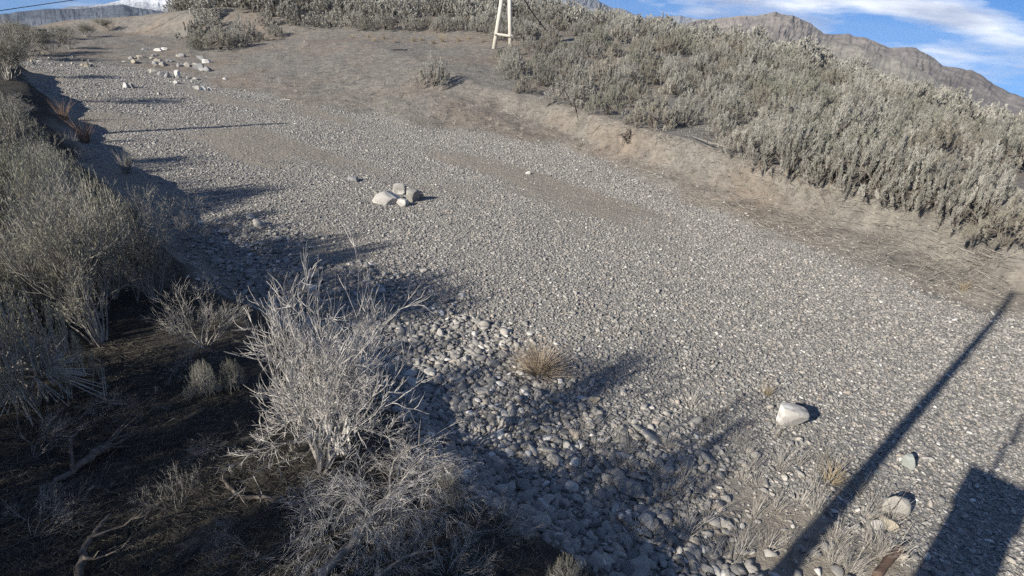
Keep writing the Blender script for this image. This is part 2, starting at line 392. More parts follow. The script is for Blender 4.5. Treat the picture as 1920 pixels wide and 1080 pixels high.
# ------------------------------------------------------------------ ground sheet
def build_ground():
    rr = np.concatenate([[0.05, 0.4, 0.8], np.geomspace(1.2, 75, 470), np.geomspace(78, 6000, 60)])
    fine = np.radians(np.arange(-50, 50, 0.22)); rest = np.radians(np.arange(50, 310, 2.0))
    aa = np.concatenate([fine, rest]); na = len(aa); nr = len(rr)
    X = rr[:, None] * np.sin(aa)[None]; Y = rr[:, None] * np.cos(aa)[None]
    Z, sr, sl, sc = terrain(X, Y, True)
    wob = 1.1 * fbm(X * 0.8, Y * 0.8, 4, 71)
    sandy = sstep(-0.25, 0.35, sr + wob * 0.8)
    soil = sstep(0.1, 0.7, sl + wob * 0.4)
    V = np.stack([X, Y, Z], -1).reshape(-1, 3)
    i = np.arange(nr - 1)[:, None] * na; j = np.arange(na)[None]; j2 = (j + 1) % na
    Q = np.stack([i + j, i + na + j, i + na + j2, i + j2], -1).reshape(-1, 4)
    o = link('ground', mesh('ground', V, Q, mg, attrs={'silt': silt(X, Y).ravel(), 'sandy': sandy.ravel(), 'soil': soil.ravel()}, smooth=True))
    tag(o, 'dry gravel river bed between bare sandy banks', 'ground', kind='structure')

# ------------------------------------------------------------------ mountains
def mountain_mat(name, lo, hi, hi2, snow=None, sc=1.0):
    m, t, p = material(name, 1.0); p.inputs['Specular IOR Level'].default_value = 0
    pos = N(t, 'ShaderNodeNewGeometry').outputs['Position']
    n = noise(t, pos, 0.006 * sc, 8, .62); n2 = noise(t, pos, 0.03 * sc, 6, .7)
    c = ramp(t, [(0.3, lo), (0.55, hi), (0.72, hi2)], n).outputs[0]
    c = mixc(t, 0.7, c, ramp(t, [(0.35, (.6, .6, .6)), (0.65, (1.35, 1.35, 1.35))], n2).outputs[0], 'MULTIPLY')
    if snow is not None:
        s = N(t, 'ShaderNodeSeparateXYZ'); t.links.new(pos, s.inputs[0])
        z = math_(t, 'ADD', s.outputs[2], math_(t, 'MULTIPLY', math_(t, 'SUBTRACT', n2, 0.5), snow[2]))
        f = N(t, 'ShaderNodeMapRange'); t.links.new(z, f.inputs[0]); f.inputs[1].default_value = snow[0]; f.inputs[2].default_value = snow[1]
        c = mixc(t, f.outputs[0], c, (.85, .87, .9))
    t.links.new(c, p.inputs['Base Color'])
    return m
def mountain(name, ridge, r1, depth, zbase, mat, label, seed, rough=0.10, na=420, nt=60):
    az = []; el = []
    for x, y in ridge:
        d = ray(x, y); az.append(math.atan2(d[0], d[1])); el.append(d[2] / math.hypot(d[0], d[1]))
    A = np.linspace(az[0], az[-1], na); E = np.interp(A, az, el)
    T = np.linspace(0, 1.7, nt)
    e = np.minimum(sstep(az[0], az[0] + .03, A), 1)
    ridge_z = H + r1 * E + r1 * 0.0011 * fbm(A * 130, A * 0, 4, seed + 3)
    wa = A[None] + .035 * fbm(A[None] * 14, T[:, None] * 3, 3, seed + 2)
    g = 1 - np.abs(fbm(wa * 26, T[:, None] * 1.6 + wa * 9, 5, seed, .55)) * 2
    g2 = 1 - np.abs(fbm(wa * 90, T[:, None] * 6, 4, seed + 8, .6)) * 2
    prof = np.where(T < 1, T ** 1.25, 1 - (T - 1) ** 1.2)[:, None]
    bell = np.clip(1 - np.abs(T - 0.62) / 0.62, 0, 1)[:, None] * np.where(T < 0.985, 1, 0)[:, None]
    hgt = (ridge_z - zbase)[None]
    Z = zbase + hgt * (prof + bell * (rough * (g - 0.6) + rough * .45 * (g2 - .6)))
    Rr = r1 - depth + depth * T[:, None] + depth * 0.06 * fbm(A[None] * 20, T[:, None] * 2, 2, seed + 5) * bell
    V = np.stack([Rr * np.sin(A)[None], Rr * np.cos(A)[None], Z], -1).reshape(-1, 3)
    i = np.arange(nt - 1)[:, None] * na; j = np.arange(na - 1)[None]
    Q = np.stack([i + j, i + j + 1, i + na + j + 1, i + na + j], -1).reshape(-1, 4)
    tag(link(name, mesh(name, V, Q, mat, smooth=False)), label, 'mountain', kind='structure')
mountain('mountain', [(1180, 75), (1230, 58), (1280, 44), (1310, 38), (1340, 35), (1360, 32), (1385, 29), (1420, 28), (1440, 24), (1455, 20), (1466, 26), (1485, 27), (1500, 34),
                       (1520, 42), (1545, 62), (1560, 64), (1575, 64), (1590, 62), (1600, 67), (1625, 70), (1650, 80), (1665, 88), (1700, 88), (1717, 88), (1730, 97), (1750, 108),
                       (1768, 122), (1790, 126), (1820, 131), (1843, 142), (1865, 158), (1890, 172), (1920, 183), (1990, 215), (2100, 260)],
         2600, 1300, -230, mountain_mat('brown_mountain', (.125, .112, .105), (.20, .182, .168), (.27, .24, .205)), 'brown rocky mountain ridge running down to the right', 11)
mountain('mountain', [(1420, 120), (1490, 92), (1540, 80), (1570, 78), (1610, 84), (1650, 100), (1690, 112), (1730, 132), (1770, 158), (1810, 175), (1850, 205), (1900, 240), (1990, 300)],
         1900, 900, -230, mountain_mat('pale_foothill', (.15, .14, .125), (.22, .205, .18), (.29, .265, .225)), 'smooth paler foothill in front of the brown ridge', 71, rough=.05)
mountain('mountain', [(820, -60), (950, -50), (1040, -34), (1085, -16), (1110, -5), (1130, 5), (1150, 15), (1160, 14), (1170, 17), (1180, 23), (1195, 29), (1240, 38), (1330, 50)],
         5200, 2200, -300, mountain_mat('grey_mountain', (.11, .12, .14), (.19, .20, .215), (.30, .31, .32), sc=.6, snow=(330, 520, 420)), 'blue grey mountain slope with snow patches behind the sage ridge', 23)
mountain('mountain', [(1120, 45), (1200, 34), (1245, 32), (1268, 28), (1300, 34), (1330, 35), (1380, 44), (1450, 60)],
         6500, 2000, -300, mountain_mat('pale_far_range', (.17, .18, .2), (.24, .25, .26), (.3, .3, .3), sc=.5), 'low pale far range left of the brown peak', 37)
mountain('mountain', [(-160, 30), (-60, 30), (0, 26), (40, 21), (90, 16), (130, 17), (165, 14), (200, 10), (228, 8), (250, 12), (300, 20), (360, 27), (450, 40), (560, 55)],
         3600, 1500, -380, mountain_mat('dark_mountain', (.06, .07, .09), (.11, .125, .15), (.17, .18, .19)), 'dark blue mountain flank at the valley end', 41, rough=.05)
mountain('mountain', [(60, 24), (120, 14), (165, 11), (200, 6), (235, -2), (270, -10), (310, -22), (360, -26), (410, -16), (450, -8), (500, 2), (580, 20), (660, 40)],
         7200, 2600, -400, mountain_mat('snowy_mountain', (.13, .14, .16), (.2, .21, .22), (.3, .3, .31), sc=.5, snow=(-190, 60, 260)), 'snow covered peak above the dark blue flank', 57, rough=.07)

# ------------------------------------------------------------------ gravel and cobbles of the bed
def instancer(name, P, rot, scl, protos, label, cat):
    c = bpy.data.collections.new(name + '_kinds')
    for i, me in enumerate(protos):
        o = bpy.data.objects.new('stone_shape' if 'sage' not in name else 'shrub_shape', me); c.objects.link(o)
    me = mesh(name, P, [], [], attrs={'rot': rot, 'scl': scl})
    o = link(name, me); tag(o, label, cat, kind='stuff')
    ng = bpy.data.node_groups.new(name + '_scatter', 'GeometryNodeTree')
    ng.interface.new_socket('Geometry', in_out='INPUT', socket_type='NodeSocketGeometry')
    ng.interface.new_socket('Geometry', in_out='OUTPUT', socket_type='NodeSocketGeometry')
    gi = ng.nodes.new('NodeGroupInput'); go = ng.nodes.new('NodeGroupOutput')
    ci = ng.nodes.new('GeometryNodeCollectionInfo'); ci.inputs[0].default_value = c; ci.inputs[1].default_value = True; ci.inputs[2].default_value = True
    ip = ng.nodes.new('GeometryNodeInstanceOnPoints'); ip.inputs['Pick Instance'].default_value = True
    def na(n):
        q = ng.nodes.new('GeometryNodeInputNamedAttribute'); q.data_type = 'FLOAT_VECTOR'; q.inputs[0].default_value = n; return q.outputs[0]
    ng.links.new(gi.outputs[0], ip.inputs['Points']); ng.links.new(ci.outputs[0], ip.inputs['Instance'])
    ng.links.new(na('rot'), ip.inputs['Rotation']); ng.links.new(na('scl'), ip.inputs['Scale'])
    ng.links.new(ip.outputs[0], go.inputs[0])
    md = o.modifiers.new('scatter', 'NODES'); md.node_group = ng
    return o
def pebble_meshes():
    out = []
    for k in range(7):
        V, T = rock_verts(100 + k, 2, (1, random.uniform(.65, .9), random.uniform(.45, .65)), cuts=10, rough=.13)
        out.append(mesh('stone_shape', V * 0.5, T, M_pebble, smooth=True))
    return out
def silt(x, y):          # long bands of fine silt laid down by the flow
    u = .67 * x + .74 * y; v = .74 * x - .67 * y
    return sstep(.16, .4, fbm(u * .42, v * .11, 4, 83)) 
def scatter_bed():
    xs = []; ys = []
    def batch(n, r0, r1, a0, a1, keep):
        a = np.radians(rng.uniform(a0, a1, n)); r = np.sqrt(rng.uniform(r0 ** 2, r1 ** 2, n))
        return r * np.sin(a), r * np.cos(a)
    out = []
    for r0, r1, dens, med in ((2.6, 9.5, 1000, .034), (9.5, 16, 950, .034), (16, 25, 620, .038), (25, 48, 220, .05)):
        area = 0.5 * (r1 ** 2 - r0 ** 2) * math.radians(108); n = int(area * dens)
        x, y = batch(n, r0, r1, -48, 60, None)
        z, sr, sl, sc = terrain(x, y, True)
        pat = 1.7 * fbm(x * .8, y * .8, 4, 71)
        fine = silt(x, y)                     # sheets of finer gravel
        edge = sstep(2.6, .3, -sl) * sstep(14, 6, np.hypot(x, y))               # coarse cobbles below the near bank
        sz = med * np.exp(rng.normal(0, .36, n)) * (1 - .25 * fine)
        cob = rng.random(n) < edge * 0.5
        sz = np.where(cob, .085 * np.exp(rng.normal(0, .34, n)), sz)
        inbed = (sr + .35 * pat < 0.05 + rng.normal(0, .4, n)) & (sl + .2 * pat < .28 + np.abs(rng.normal(0, .18, n)))
        onbank = (rng.random(n) < .07) & (sr > 0) & (sr < 5)                 # stray stones on the sandy bank
        px, py, w = proj(np.stack([x, y, z], -1))
        vis = (px > -60) & (px < 1980) & (py < 1140)
        k = (inbed | onbank) & vis & (rng.random(n) > .8 * fine)
        out.append(np.stack([x, y, z, np.where(onbank & ~inbed, sz * .7, sz)], -1)[k])
    D = np.concatenate(out); n = len(D)
    s = D[:, 3]
    P = np.stack([D[:, 0], D[:, 1], D[:, 2] + s * .12], -1)
    rot = np.stack([rng.normal(0, .3, n), rng.normal(0, .3, n), rng.uniform(0, 6.28, n)], -1)
    scl = np.stack([s * rng.uniform(.85, 1.25, n), s * rng.uniform(.8, 1.1, n), s * rng.uniform(.7, 1.1, n)], -1)
    print('stones', n)
    instancer('gravel', P, rot, scl, pebble_meshes(), 'grey river gravel and cobbles covering the dry bed', 'gravel')
build_ground()
scatter_bed()

# ------------------------------------------------------------------ single rocks and boulders
def rock(px, py, wpx, hpx, mat, label, seed, group=None, dep=0.8, cuts=10, zoff=0.0, name='boulder', rotz=None, tilt=0.0, block=.55):
    b = hit(px, py); k = pxm(b); w = wpx * k; h = hpx * k * 1.12
    V, T = rock_verts(seed, 4 if wpx > 25 else 3, (w * .5, w * .5 * dep, h * .6), cuts=cuts, rough=.05, block=block)
    o = link(name, mesh(name, V, T, mat, smooth=False), None, (b[0], b[1] + w * .25, b[2] + h * .24 + zoff), (tilt, tilt * .6, random.uniform(-.4, .4) if rotz is None else rotz))
    tag(o, label, 'boulder' if name == 'boulder' else 'rock', group)
    return o
rock(1477, 806, 66, 46, M_pale, 'large pale boulder with white face alone on the gravel near the pole shadow', 5, dep=.7, cuts=12, block=.85, rotz=.15)
rock(1705, 880, 30, 30, M_green, 'small grey green rock beside the edge of the pole shadow', 17, dep=.7)
rock(1680, 972, 46, 42, M_pale2, 'rounded grey boulder with a twig across it, right of the pole shadow', 21, cuts=6)
rock(1672, 996, 40, 22, M_tan, 'flat tan rock just below the rounded grey boulder', 26)
rock(1115, 756, 20, 14, M_tan, 'small pale stone alone at the edge of the cobbles', 29, name='rock')
rock(724, 383, 62, 27, M_pale, 'biggest domed pale boulder of the group in the middle of the bed', 31, dep=.8, cuts=6, block=.1)
rock(748, 366, 26, 26, M_pale, 'upright white slab behind the domed boulder in mid bed', 37, dep=.5, tilt=.25)
rock(772, 379, 30, 24, M_pale2, 'tan rounded rock at the right end of the mid bed group', 41, cuts=7)
rock(752, 387, 26, 14, M_pale, 'low flat pale stone in front of the mid bed group', 43)
rock(790, 372, 12, 10, M_tan, 'little tan stone beside the tan rounded rock in mid bed', 47, name='rock')
rock(660, 340, 26, 8, M_grey, 'flat bluish grey stone up the bed from the boulder group', 51, name='rock')
rock(990, 327, 12, 6, M_pale, 'small white stone on the gravel towards the far bank', 53, name='rock')
rock(233, 165, 14, 11, M_pale, 'left rock of the pale pair out on the far gravel', 61)
rock(246, 165, 12, 10, M_grey, 'right greyer rock of the pair out on the far gravel', 63)
rock(297, 178, 8, 6, M_pale, 'tiny white stone between the far pair and the far row', 65, name='rock')
for i, (x, y, w, h) in enumerate([(369, 169, 12, 8), (380, 169, 13, 8), (392, 169, 12, 7)]):
    rock(x, y, w, h, M_pale, ['first stone of the far row of three pale stones', 'middle stone of the far row of three pale stones', 'last stone of the far row of three pale stones'][i], 67 + i, group='row of pale stones on the far gravel')
rock(327, 157, 13, 7, M_pale, 'pale wedge of rock just in front of the rock pile', 75)
rock(352, 149, 10, 7, M_pale, 'pale lump right of the rock pile foot', 77, name='rock')
rock(364, 150, 13, 8, M_pale, 'pale angular block at the right foot of the rock pile', 79)
rock(420, 149, 12, 5, M_pale, 'lone small pale stone on the bank right of the rock pile', 81, name='rock')
pile = []
for i in range(36):
    f = rng.random(); x = 225 + 165 * f + rng.normal(0, 4); y = 121 + 20 * f - abs(rng.normal(0, 14)) - 4 * math.sin(f * 3)
    if x > 345: y -= 4
    w = rng.uniform(6, 17); pile.append((x, min(y, 128 + 26 * f), w, w * rng.uniform(.35, .65)))
for i in range(16):
    pile.append((rng.uniform(55, 200), rng.uniform(96, 126), rng.uniform(5, 11), rng.uniform(3, 7)))
pile += [(313, 146, 12, 12), (330, 146, 13, 16), (300, 144, 14, 10), (285, 138, 13, 9), (162, 126, 9, 12), (172, 126, 8, 9), (370, 130, 24, 9)]
for i, (x, y, w, h) in enumerate(pile):
    big = w > 14; left = x < 212
    lab = ('small pale rock strewn along the foot of the far slope left of the rock pile' if left else
           'largest pale angular blocks of the rock pile on the far bank' if big else 'pale angular rock in the rock pile at the foot of the far bank')
    rock(x, y, w, h, (M_grey, M_pale2, M_tan, M_pale2, M_grey, M_pale)[i % 6], lab, 200 + i, group='strewn rocks left of the pile' if left else 'rocks of the far bank pile', cuts=9)

# ------------------------------------------------------------------ shrubs
def sage_parts(seed, w, h, plumes, leaves, leaf=(.05, .011), spread=1.0, upright=.75, flat_top=0.35):
    """woody stems and foliage of one sagebrush about w wide and h high, base at the origin"""
    g = np.random.default_rng(seed)
    nb = 9; ba = g.uniform(0, 2 * PI, nb); bt = g.uniform(.15, .75, nb)
    hubs = np.stack([np.cos(ba) * w * .26 * bt * 1.3, np.sin(ba) * w * .26 * bt * 1.3, h * g.uniform(.22, .5, nb)], -1)
    st = MB(); mid = hubs * .45 + g.normal(0, .03 * h, hubs.shape); mid[:, 2] = hubs[:, 2] * .5
    V, Q = tubes(np.zeros_like(hubs), mid, np.full(nb, .022 * h), np.full(nb, .016 * h), 5); st.add(V, Q, g.uniform(0, 1, len(V)) * .3 + .2)
    V, Q = tubes(mid, hubs, np.full(nb, .017 * h), np.full(nb, .011 * h), 4); st.add(V, Q, g.uniform(0, 1, len(V)) * .3 + .2)
    a = g.uniform(0, 2 * PI, plumes); u = np.sqrt(g.uniform(0.0, 1, plumes))
    lob = 1 + .22 * np.sin(a * 3 + g.uniform(0, 6)) + .15 * np.sin(a * 5 + g.uniform(0, 6))
    rad = w / 2 * u * lob
    top = h * (1 - (1 - flat_top) * u ** 2.2) * g.uniform(.62, 1.05, plumes)
    tip = np.stack([np.cos(a) * rad, np.sin(a) * rad, np.maximum(top, .12 * h)], -1)
    out = np.stack([np.cos(a) * u, np.sin(a) * u, np.zeros(plumes)], -1)
    ax = unit(out * (1 - upright) * 1.6 + np.array([0, 0, 1.0]) + g.normal(0, .16, (plumes, 3)))
    Lp = h * g.uniform(.2, .42, plumes) * (1 - .35 * u)
    base = tip - ax * Lp[:, None]; base[:, 2] = np.maximum(base[:, 2], .04 * h)
    d = ((base[:, None] - hubs[None]) ** 2).sum(-1); near = hubs[np.argmin(d, 1)]
    V, Q = tubes(near, base, np.full(plumes, .007 * h), np.full(plumes, .004 * h), 3); st.add(V, Q, np.repeat(g.uniform(0.2, .8, plumes), 6))
    V, Q = tubes(base, tip, np.full(plumes, .004 * h), np.full(plumes, .0015 * h), 3); st.add(V, Q, np.repeat(g.uniform(0.3, 1, plumes), 6))
    n = plumes * leaves; s = g.uniform(0, 1, (plumes, leaves)) ** .8
    s = .15 + .85 * s; P = base[:, None] + (tip - base)[:, None] * s[..., None] + g.normal(0, .012 * h, (plumes, leaves, 3))
    D = ax[:, None] * 1.0 + g.normal(0, .26, (plumes, leaves, 3))
    tint = np.clip(g.normal(.5, .24, (plumes, 1)) + g.normal(0, .12, (plumes, leaves)), 0, 1)
    V, Q = blades(P.reshape(-1, 3), D.reshape(-1, 3), leaf[0] * g.uniform(.6, 1.3, n), leaf[1] * g.uniform(.7, 1.3, n))
    fo = MB().add(V, Q, np.repeat(tint.ravel(), 4))
    return st, fo
def joined(st, fo, mats):
    V = np.concatenate(st.V + fo.V); Qs = np.concatenate(st.Q); Qf = np.concatenate(fo.Q) + st.n
    fm = np.concatenate([np.zeros(len(Qs)), np.ones(len(Qf))])
    return mesh('sagebrush', V, np.concatenate([Qs, Qf]), mats, fm, attrs={'tint': np.concatenate(st.a + fo.a)})
class Shrub:
    """a kind of shrub: meshes for stem and foliage, copied for each plant"""
    def __init__(s, name, st, fo, mst, mfo, h):
        s.name = name; s.h = h
        s.st = st.mesh('stem', mst); s.fo = fo.mesh('foliage', mfo) if fo is not None else None
    def put(s, x, y, hgt, label, cat='shrub', group=None, wid=1.0, rz=None, sink=.03, z=None, tilt=(0, 0)):
        r = bpy.data.objects.new(s.name, None); COL.objects.link(r); k = hgt / s.h
        r.empty_display_size = .2
        r.location = (x, y, (tz(x, y) if z is None else z) - sink); r.rotation_euler = (tilt[0], tilt[1], rng.uniform(0, 6.28) if rz is None else rz)
        r.scale = (k * wid, k * wid, k); tag(r, label, cat, group)
        link('stem', s.st, r)
        if s.fo is not None: link('foliage', s.fo, r)
        return r
sage = []
for k in range(6):
    st, fo = sage_parts(300 + k, 1.55, 1.1, 105, 85, (.058, .0105), upright=.84, flat_top=(.12, .2, .3, .15, .25, .1)[k])
    sage.append(Shrub('sagebrush', st, fo, M_stem, (M_sage, M_sage, M_sage, M_sageT, M_sageG, M_sage)[k], 1.1))
    if k < 4:
        st2, fo2 = sage_parts(400 + k, 1.35, 1.1, 60, 22, (.12, .033), upright=.84, flat_top=.15)
        sage[-1].low = joined(st2, fo2, [M_stem, M_sage])

def inpoly(x, y, P):
    c = np.zeros(len(x), bool); j = len(P) - 1
    for i in range(len(P)):
        xi, yi = P[i]; xj, yj = P[j]
        c ^= ((yi > y) != (yj > y)) & (x < (xj - xi) * (y - yi) / (yj - yi + 1e-12) + xi); j = i
    return c
SAGE_ZONE = [(905, 170), (1000, 190), (1050, 200), (1180, 246), (1280, 266), (1450, 315), (1600, 350), (1700, 380), (1800, 420), (1900, 480), (2000, 470), (2000, 170), (1920, 150), (1700, 60), (1500, 10),
             (1300, -40), (900, -60), (500, -30), (430, 10), (560, 50), (640, 57), (900, 62), (930, 75), (985, 84), (990, 100), (925, 112)]
HILL_ZONE = [(60, 90), (180, 66), (430, -10), (640, -10), (640, 40), (560, 60), (430, 95), (300, 100), (180, 110)]
BARE = [[(1060, 82), (1190, 84), (1190, 97), (1060, 97)], [(1690, 232), (1860, 300), (1850, 330), (1700, 255)], [(1870, 290), (1930, 330), (1930, 370), (1870, 330)], [(1430, 205), (1500, 215), (1490, 235), (1430, 222)]]
def scatter_sage():
    n = 40000
    a = np.radians(rng.uniform(-30, 44, n)); r = np.sqrt(rng.uniform(11 ** 2, 85 ** 2, n)); x = r * np.sin(a); y = r * np.cos(a)
    z, sr, sl, sc = terrain(x, y, True)
    px, py, w = proj(np.stack([x, y, z], -1))
    ok = (sc > -8) & (px > -80) & (inpoly(px, py, SAGE_ZONE) | (inpoly(px, py, HILL_ZONE) & (fbm(x * .12, y * .12, 3, 97) + rng.normal(0, .4, n) > .0)))
    for b in BARE: ok &= ~inpoly(px, py, b)
    gap = fbm(x * .22, y * .22, 3, 91)
    ok &= rng.random(n) > sstep(-.22, .18, gap) * .96
    idx = np.where(ok)[0]; taken = []; cell = {}
    for i in idx:
        big = rng.random(); d = (1.0 + .85 * big ** 1.6) * (1.0 if r[i] < 40 else 1.15)
        c = (int(x[i] // 2), int(y[i] // 2)); bad = False
        for u in (-1, 0, 1):
            for v in (-1, 0, 1):
                for (X, Y, D) in cell.get((c[0] + u, c[1] + v), ()):
                    if (X - x[i]) ** 2 + (Y - y[i]) ** 2 < ((D + d) * .5) ** 2: bad = True; break
        if bad: continue
        cell.setdefault(c, []).append((x[i], y[i], d)); taken.append((x[i], y[i], z[i], d, r[i], px[i], py[i]))
    taken.sort(key=lambda q: q[4])
    vis = [q for q in taken if -40 < q[5] < 1980]
    print('sage', len(taken), len(vis))
    for i, (X, Y, Z, d, R, PX, PY) in enumerate(vis[:278]):
        k = sage[i % 6]; hgt = d * rng.uniform(.62, 1.08)
        edge = terrain(np.array([X]), np.array([Y]), True)[3][0] < 1.2
        lab = ('grey green sagebrush on the very lip of the far cut bank' if edge else
               'grey green sagebrush among many on the far bank, behind the first row' if R < 24 else 'grey sagebrush on the upper far slope towards the mountains' if PX > 1250 else
               'grey sagebrush in the belt on the far terrace behind the timber frame')
        k.put(X, Y, hgt, lab, 'sagebrush', 'sagebrush on the far bank', wid=rng.uniform(.9, 1.25))
    rest = vis[278:]
    P = np.array([(q[0], q[1], q[2] - .03) for q in rest]); m = len(P)
    s = np.array([q[3] for q in rest]) / 1.1 * rng.uniform(.95, 1.3, m)
    wd = rng.uniform(1.0, 1.4, m)
    instancer('sagebrush_scrub', P, np.stack([np.zeros(m), np.zeros(m), rng.uniform(0, 6.28, m)], -1), np.stack([s * wd, s * wd, s], -1), [q.low for q in sage[:4]],
              'distant sagebrush covering the terrace up to the skyline', 'scrub')
scatter_sage()
b = hit(812, 163)
sage[2].put(b[0], b[1], 62 * pxm(b), 'lone sagebrush on the bare far slope casting a shadow to the right', 'sagebrush', wid=.8)

for i, (x, y, h) in enumerate([(1690, 378, 105), (1755, 402, 115), (1825, 428, 105), (1885, 462, 95), (1560, 345, 95), (1480, 325, 110), (1640, 362, 120)]):
    b = hit(x, y); sage[i % 4].put(b[0], b[1], h * pxm(b), 'grey green sagebrush on the very lip of the far cut bank', 'sagebrush', 'sagebrush on the far bank', wid=.9)

# bare branching shrubs
def branchy(seed, stems, length, depth=4, spread=.5, curve=.25, r0=.012, kids=(3, 5), gravity=0.0, up=0.35, lean=(0, 0, 0), ang=(.35, .8), segs=4, rmin=.0016):
    g = np.random.default_rng(seed); A0 = []; A1 = []; R0 = []; R1 = []; tips = []
    def grow(p, d, L, r, dep):
        q = p.copy(); dd = d / np.linalg.norm(d); pts = []
        for s in range(segs):
            dd = dd + g.normal(0, curve / segs * 1.6, 3) + np.array([0, 0, up / segs]) * .5 + np.array([0, 0, -gravity / segs]); dd /= np.linalg.norm(dd)
            q2 = q + dd * L / segs; ra = r * (1 - .6 * s / segs); rb = r * (1 - .6 * (s + 1) / segs)
            A0.append(q); A1.append(q2); R0.append(ra); R1.append(rb); q = q2; pts.append((q.copy(), dd.copy(), rb))
        if dep <= 0: tips.append((q, dd)); return
        for c in range(g.integers(kids[0], kids[1] + 1)):
            bp, bd, br = pts[g.integers(max(0, segs // 2 - 1), segs)] if c else pts[-1]
            side = g.normal(0, 1, 3); side -= side @ bd * bd; side /= np.linalg.norm(side)
            an = g.uniform(*ang) if c else g.uniform(0, .25)
            nd = bd * math.cos(an) + side * math.sin(an)
            grow(bp.copy(), nd, L * g.uniform(.5, .85), max(br * .72, rmin), dep - 1)
    for s in range(stems):
        a = g.uniform(0, 2 * PI); e = g.uniform(.05, 1) * spread
        d = np.array([math.cos(a) * math.sin(e), math.sin(a) * math.sin(e), math.cos(e)]) + np.asarray(lean)
        grow(np.array([math.cos(a), math.sin(a), 0]) * g.uniform(0, .06), d, length * g.uniform(.7, 1.15), r0 * g.uniform(.6, 1.1), depth)
    V, Q = tubes(A0, A1, R0, R1, 3)
    n = len(A0); tint = np.repeat(np.clip(g.normal(.5, .22, n), 0, 1), 6)
    mb = MB().add(V, Q, tint); mb.tips = tips; mb.h = float(np.percentile(V[:, 2], 99.5)); mb.w = float(np.percentile(np.abs(V[:, :2]), 98)) * 2
    return mb
def tip_leaves(tips, per, leaf, seed, back=.12):
    g = np.random.default_rng(seed); P = []; D = []
    for q, d in tips:
        for k in range(per):
            P.append(q - d * g.uniform(0, back)); D.append(d + g.normal(0, .4, 3))
    P = np.array(P); D = np.array(D); n = len(P)
    V, Q = blades(P, D, leaf[0] * g.uniform(.6, 1.3, n), leaf[1] * g.uniform(.7, 1.3, n))
    return MB().add(V, Q, np.repeat(np.clip(g.normal(.5, .22, n), 0, 1), 4))

# the bleached dead shrub in front of the bed
mbA = branchy(901, 10, .5, 4, spread=.95, curve=.5, r0=.016, kids=(3, 4), up=.75, ang=(.22, .6), rmin=.0023)
deadA = Shrub('dead_shrub', mbA, None, M_bleach, None, mbA.h)
mbA2 = branchy(917, 14, .40, 4, spread=1.25, curve=.5, r0=.012, kids=(3, 5), up=.15, ang=(.25, .7), rmin=.0018)
deadB = Shrub('dead_shrub', mbA2, None, M_bleach, None, mbA2.h)
mbT = branchy(933, 24, .5, 3, spread=1.15, curve=.6, r0=.007, kids=(3, 5), gravity=.55, up=0, ang=(.25, .7), segs=6, rmin=.0016)
tangle = Shrub('dead_shrub', mbT, None, M_bleach, None, mbT.h)
mbD = branchy(947, 11, .42, 4, spread=.9, curve=.45, r0=.010, kids=(2, 4), up=.35)
drab = Shrub('bare_shrub', mbD, None, M_drab, None, mbD.h)
twig = []
for k in range(3):
    mb = branchy(960 + k, 15, .42, 4, spread=.7, curve=.4, r0=.012, kids=(3, 4), up=.6, ang=(.25, .65))
    fo = tip_leaves(mb.tips, 2, (.04, .007), 50 + k)
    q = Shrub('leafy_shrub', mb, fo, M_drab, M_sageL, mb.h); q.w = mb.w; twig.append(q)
near = []
for k in range(3):
    st, fo = sage_parts(500 + k, 1.3, 1.3, 260, 40, (.036, .0065), upright=.86, flat_top=.35)
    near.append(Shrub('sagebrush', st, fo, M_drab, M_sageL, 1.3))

def on(px, py): return hit(px, py)
def put_px(kind, px, py, hpx, label, cat='shrub', group=None, wid=1.0, rz=None, tilt=(0, 0)):
    b = on(px, py); k = pxm(b)
    return kind.put(b[0], b[1], hpx * k * 1.08, label, cat, group, wid, rz, tilt=tilt)
put_px(deadA, 605, 885, 385, 'tall bleached dead shrub in full sun on the near bank', 'dead shrub', wid=.62, rz=.6, tilt=(0, .12))
put_px(deadB, 650, 850, 230, 'wide bleached dead shrub leaning right from the foot of the tall one', 'dead shrub', wid=1.0, rz=2.0, tilt=(-.1, .45))
put_px(tangle, 700, 985, 150, 'tangle of drooping bleached twigs below the tall dead shrub', 'dead shrub', wid=1.0, rz=.4)
put_px(tangle, 790, 930, 110, 'drooping bleached twigs at the right end of the tangle', 'dead shrub', wid=1.1, rz=2.4)
put_px(tangle, 620, 1000, 110, 'drooping bleached twigs at the left end of the tangle', 'dead shrub', wid=1.1, rz=4.4)
put_px(drab, 840, 1075, 150, 'bare forked shrub at the bottom edge right of the leaning trunk', 'bare shrub', wid=1.0, rz=1.0)
put_px(drab, 740, 1060, 120, 'low bare shrub around the leaning trunk', 'bare shrub', wid=1.2, rz=3.0)
put_px(drab, 385, 650, 130, 'bare grey shrub in shade between the bank shrubs and the dead shrub', 'bare shrub', wid=1.0, rz=2.2)
put_px(near[0], 70, 760, 240, 'dense olive sagebrush at the left edge, nearest of the bank', 'sagebrush', wid=.75)
put_px(twig[0], 190, 645, 290, 'large twiggy grey shrub on the near bank, left of the bare grey shrub', 'shrub', wid=.8)
put_px(near[1], 385, 738, 75, 'small sagebrush sprig in the shade, left one of two', 'sagebrush', wid=.7)
put_px(near[2], 437, 727, 65, 'small sagebrush sprig in the shade close to the dead shrub', 'sagebrush', wid=.7)
put_px(near[2], 60, 440, 175, 'sunlit olive sagebrush halfway up the left edge', 'sagebrush', wid=.95)
put_px(twig[1], 150, 520, 185, 'twiggy shrub just behind the large twiggy grey shrub', 'shrub', wid=.75)
put_px(near[0], 215, 560, 230, 'upright olive sagebrush between the twiggy shrubs of the near bank', 'sagebrush', wid=.62)
put_px(near[1], 120, 470, 200, 'upright olive sagebrush behind the twiggy shrubs near the left edge', 'sagebrush', wid=.7)
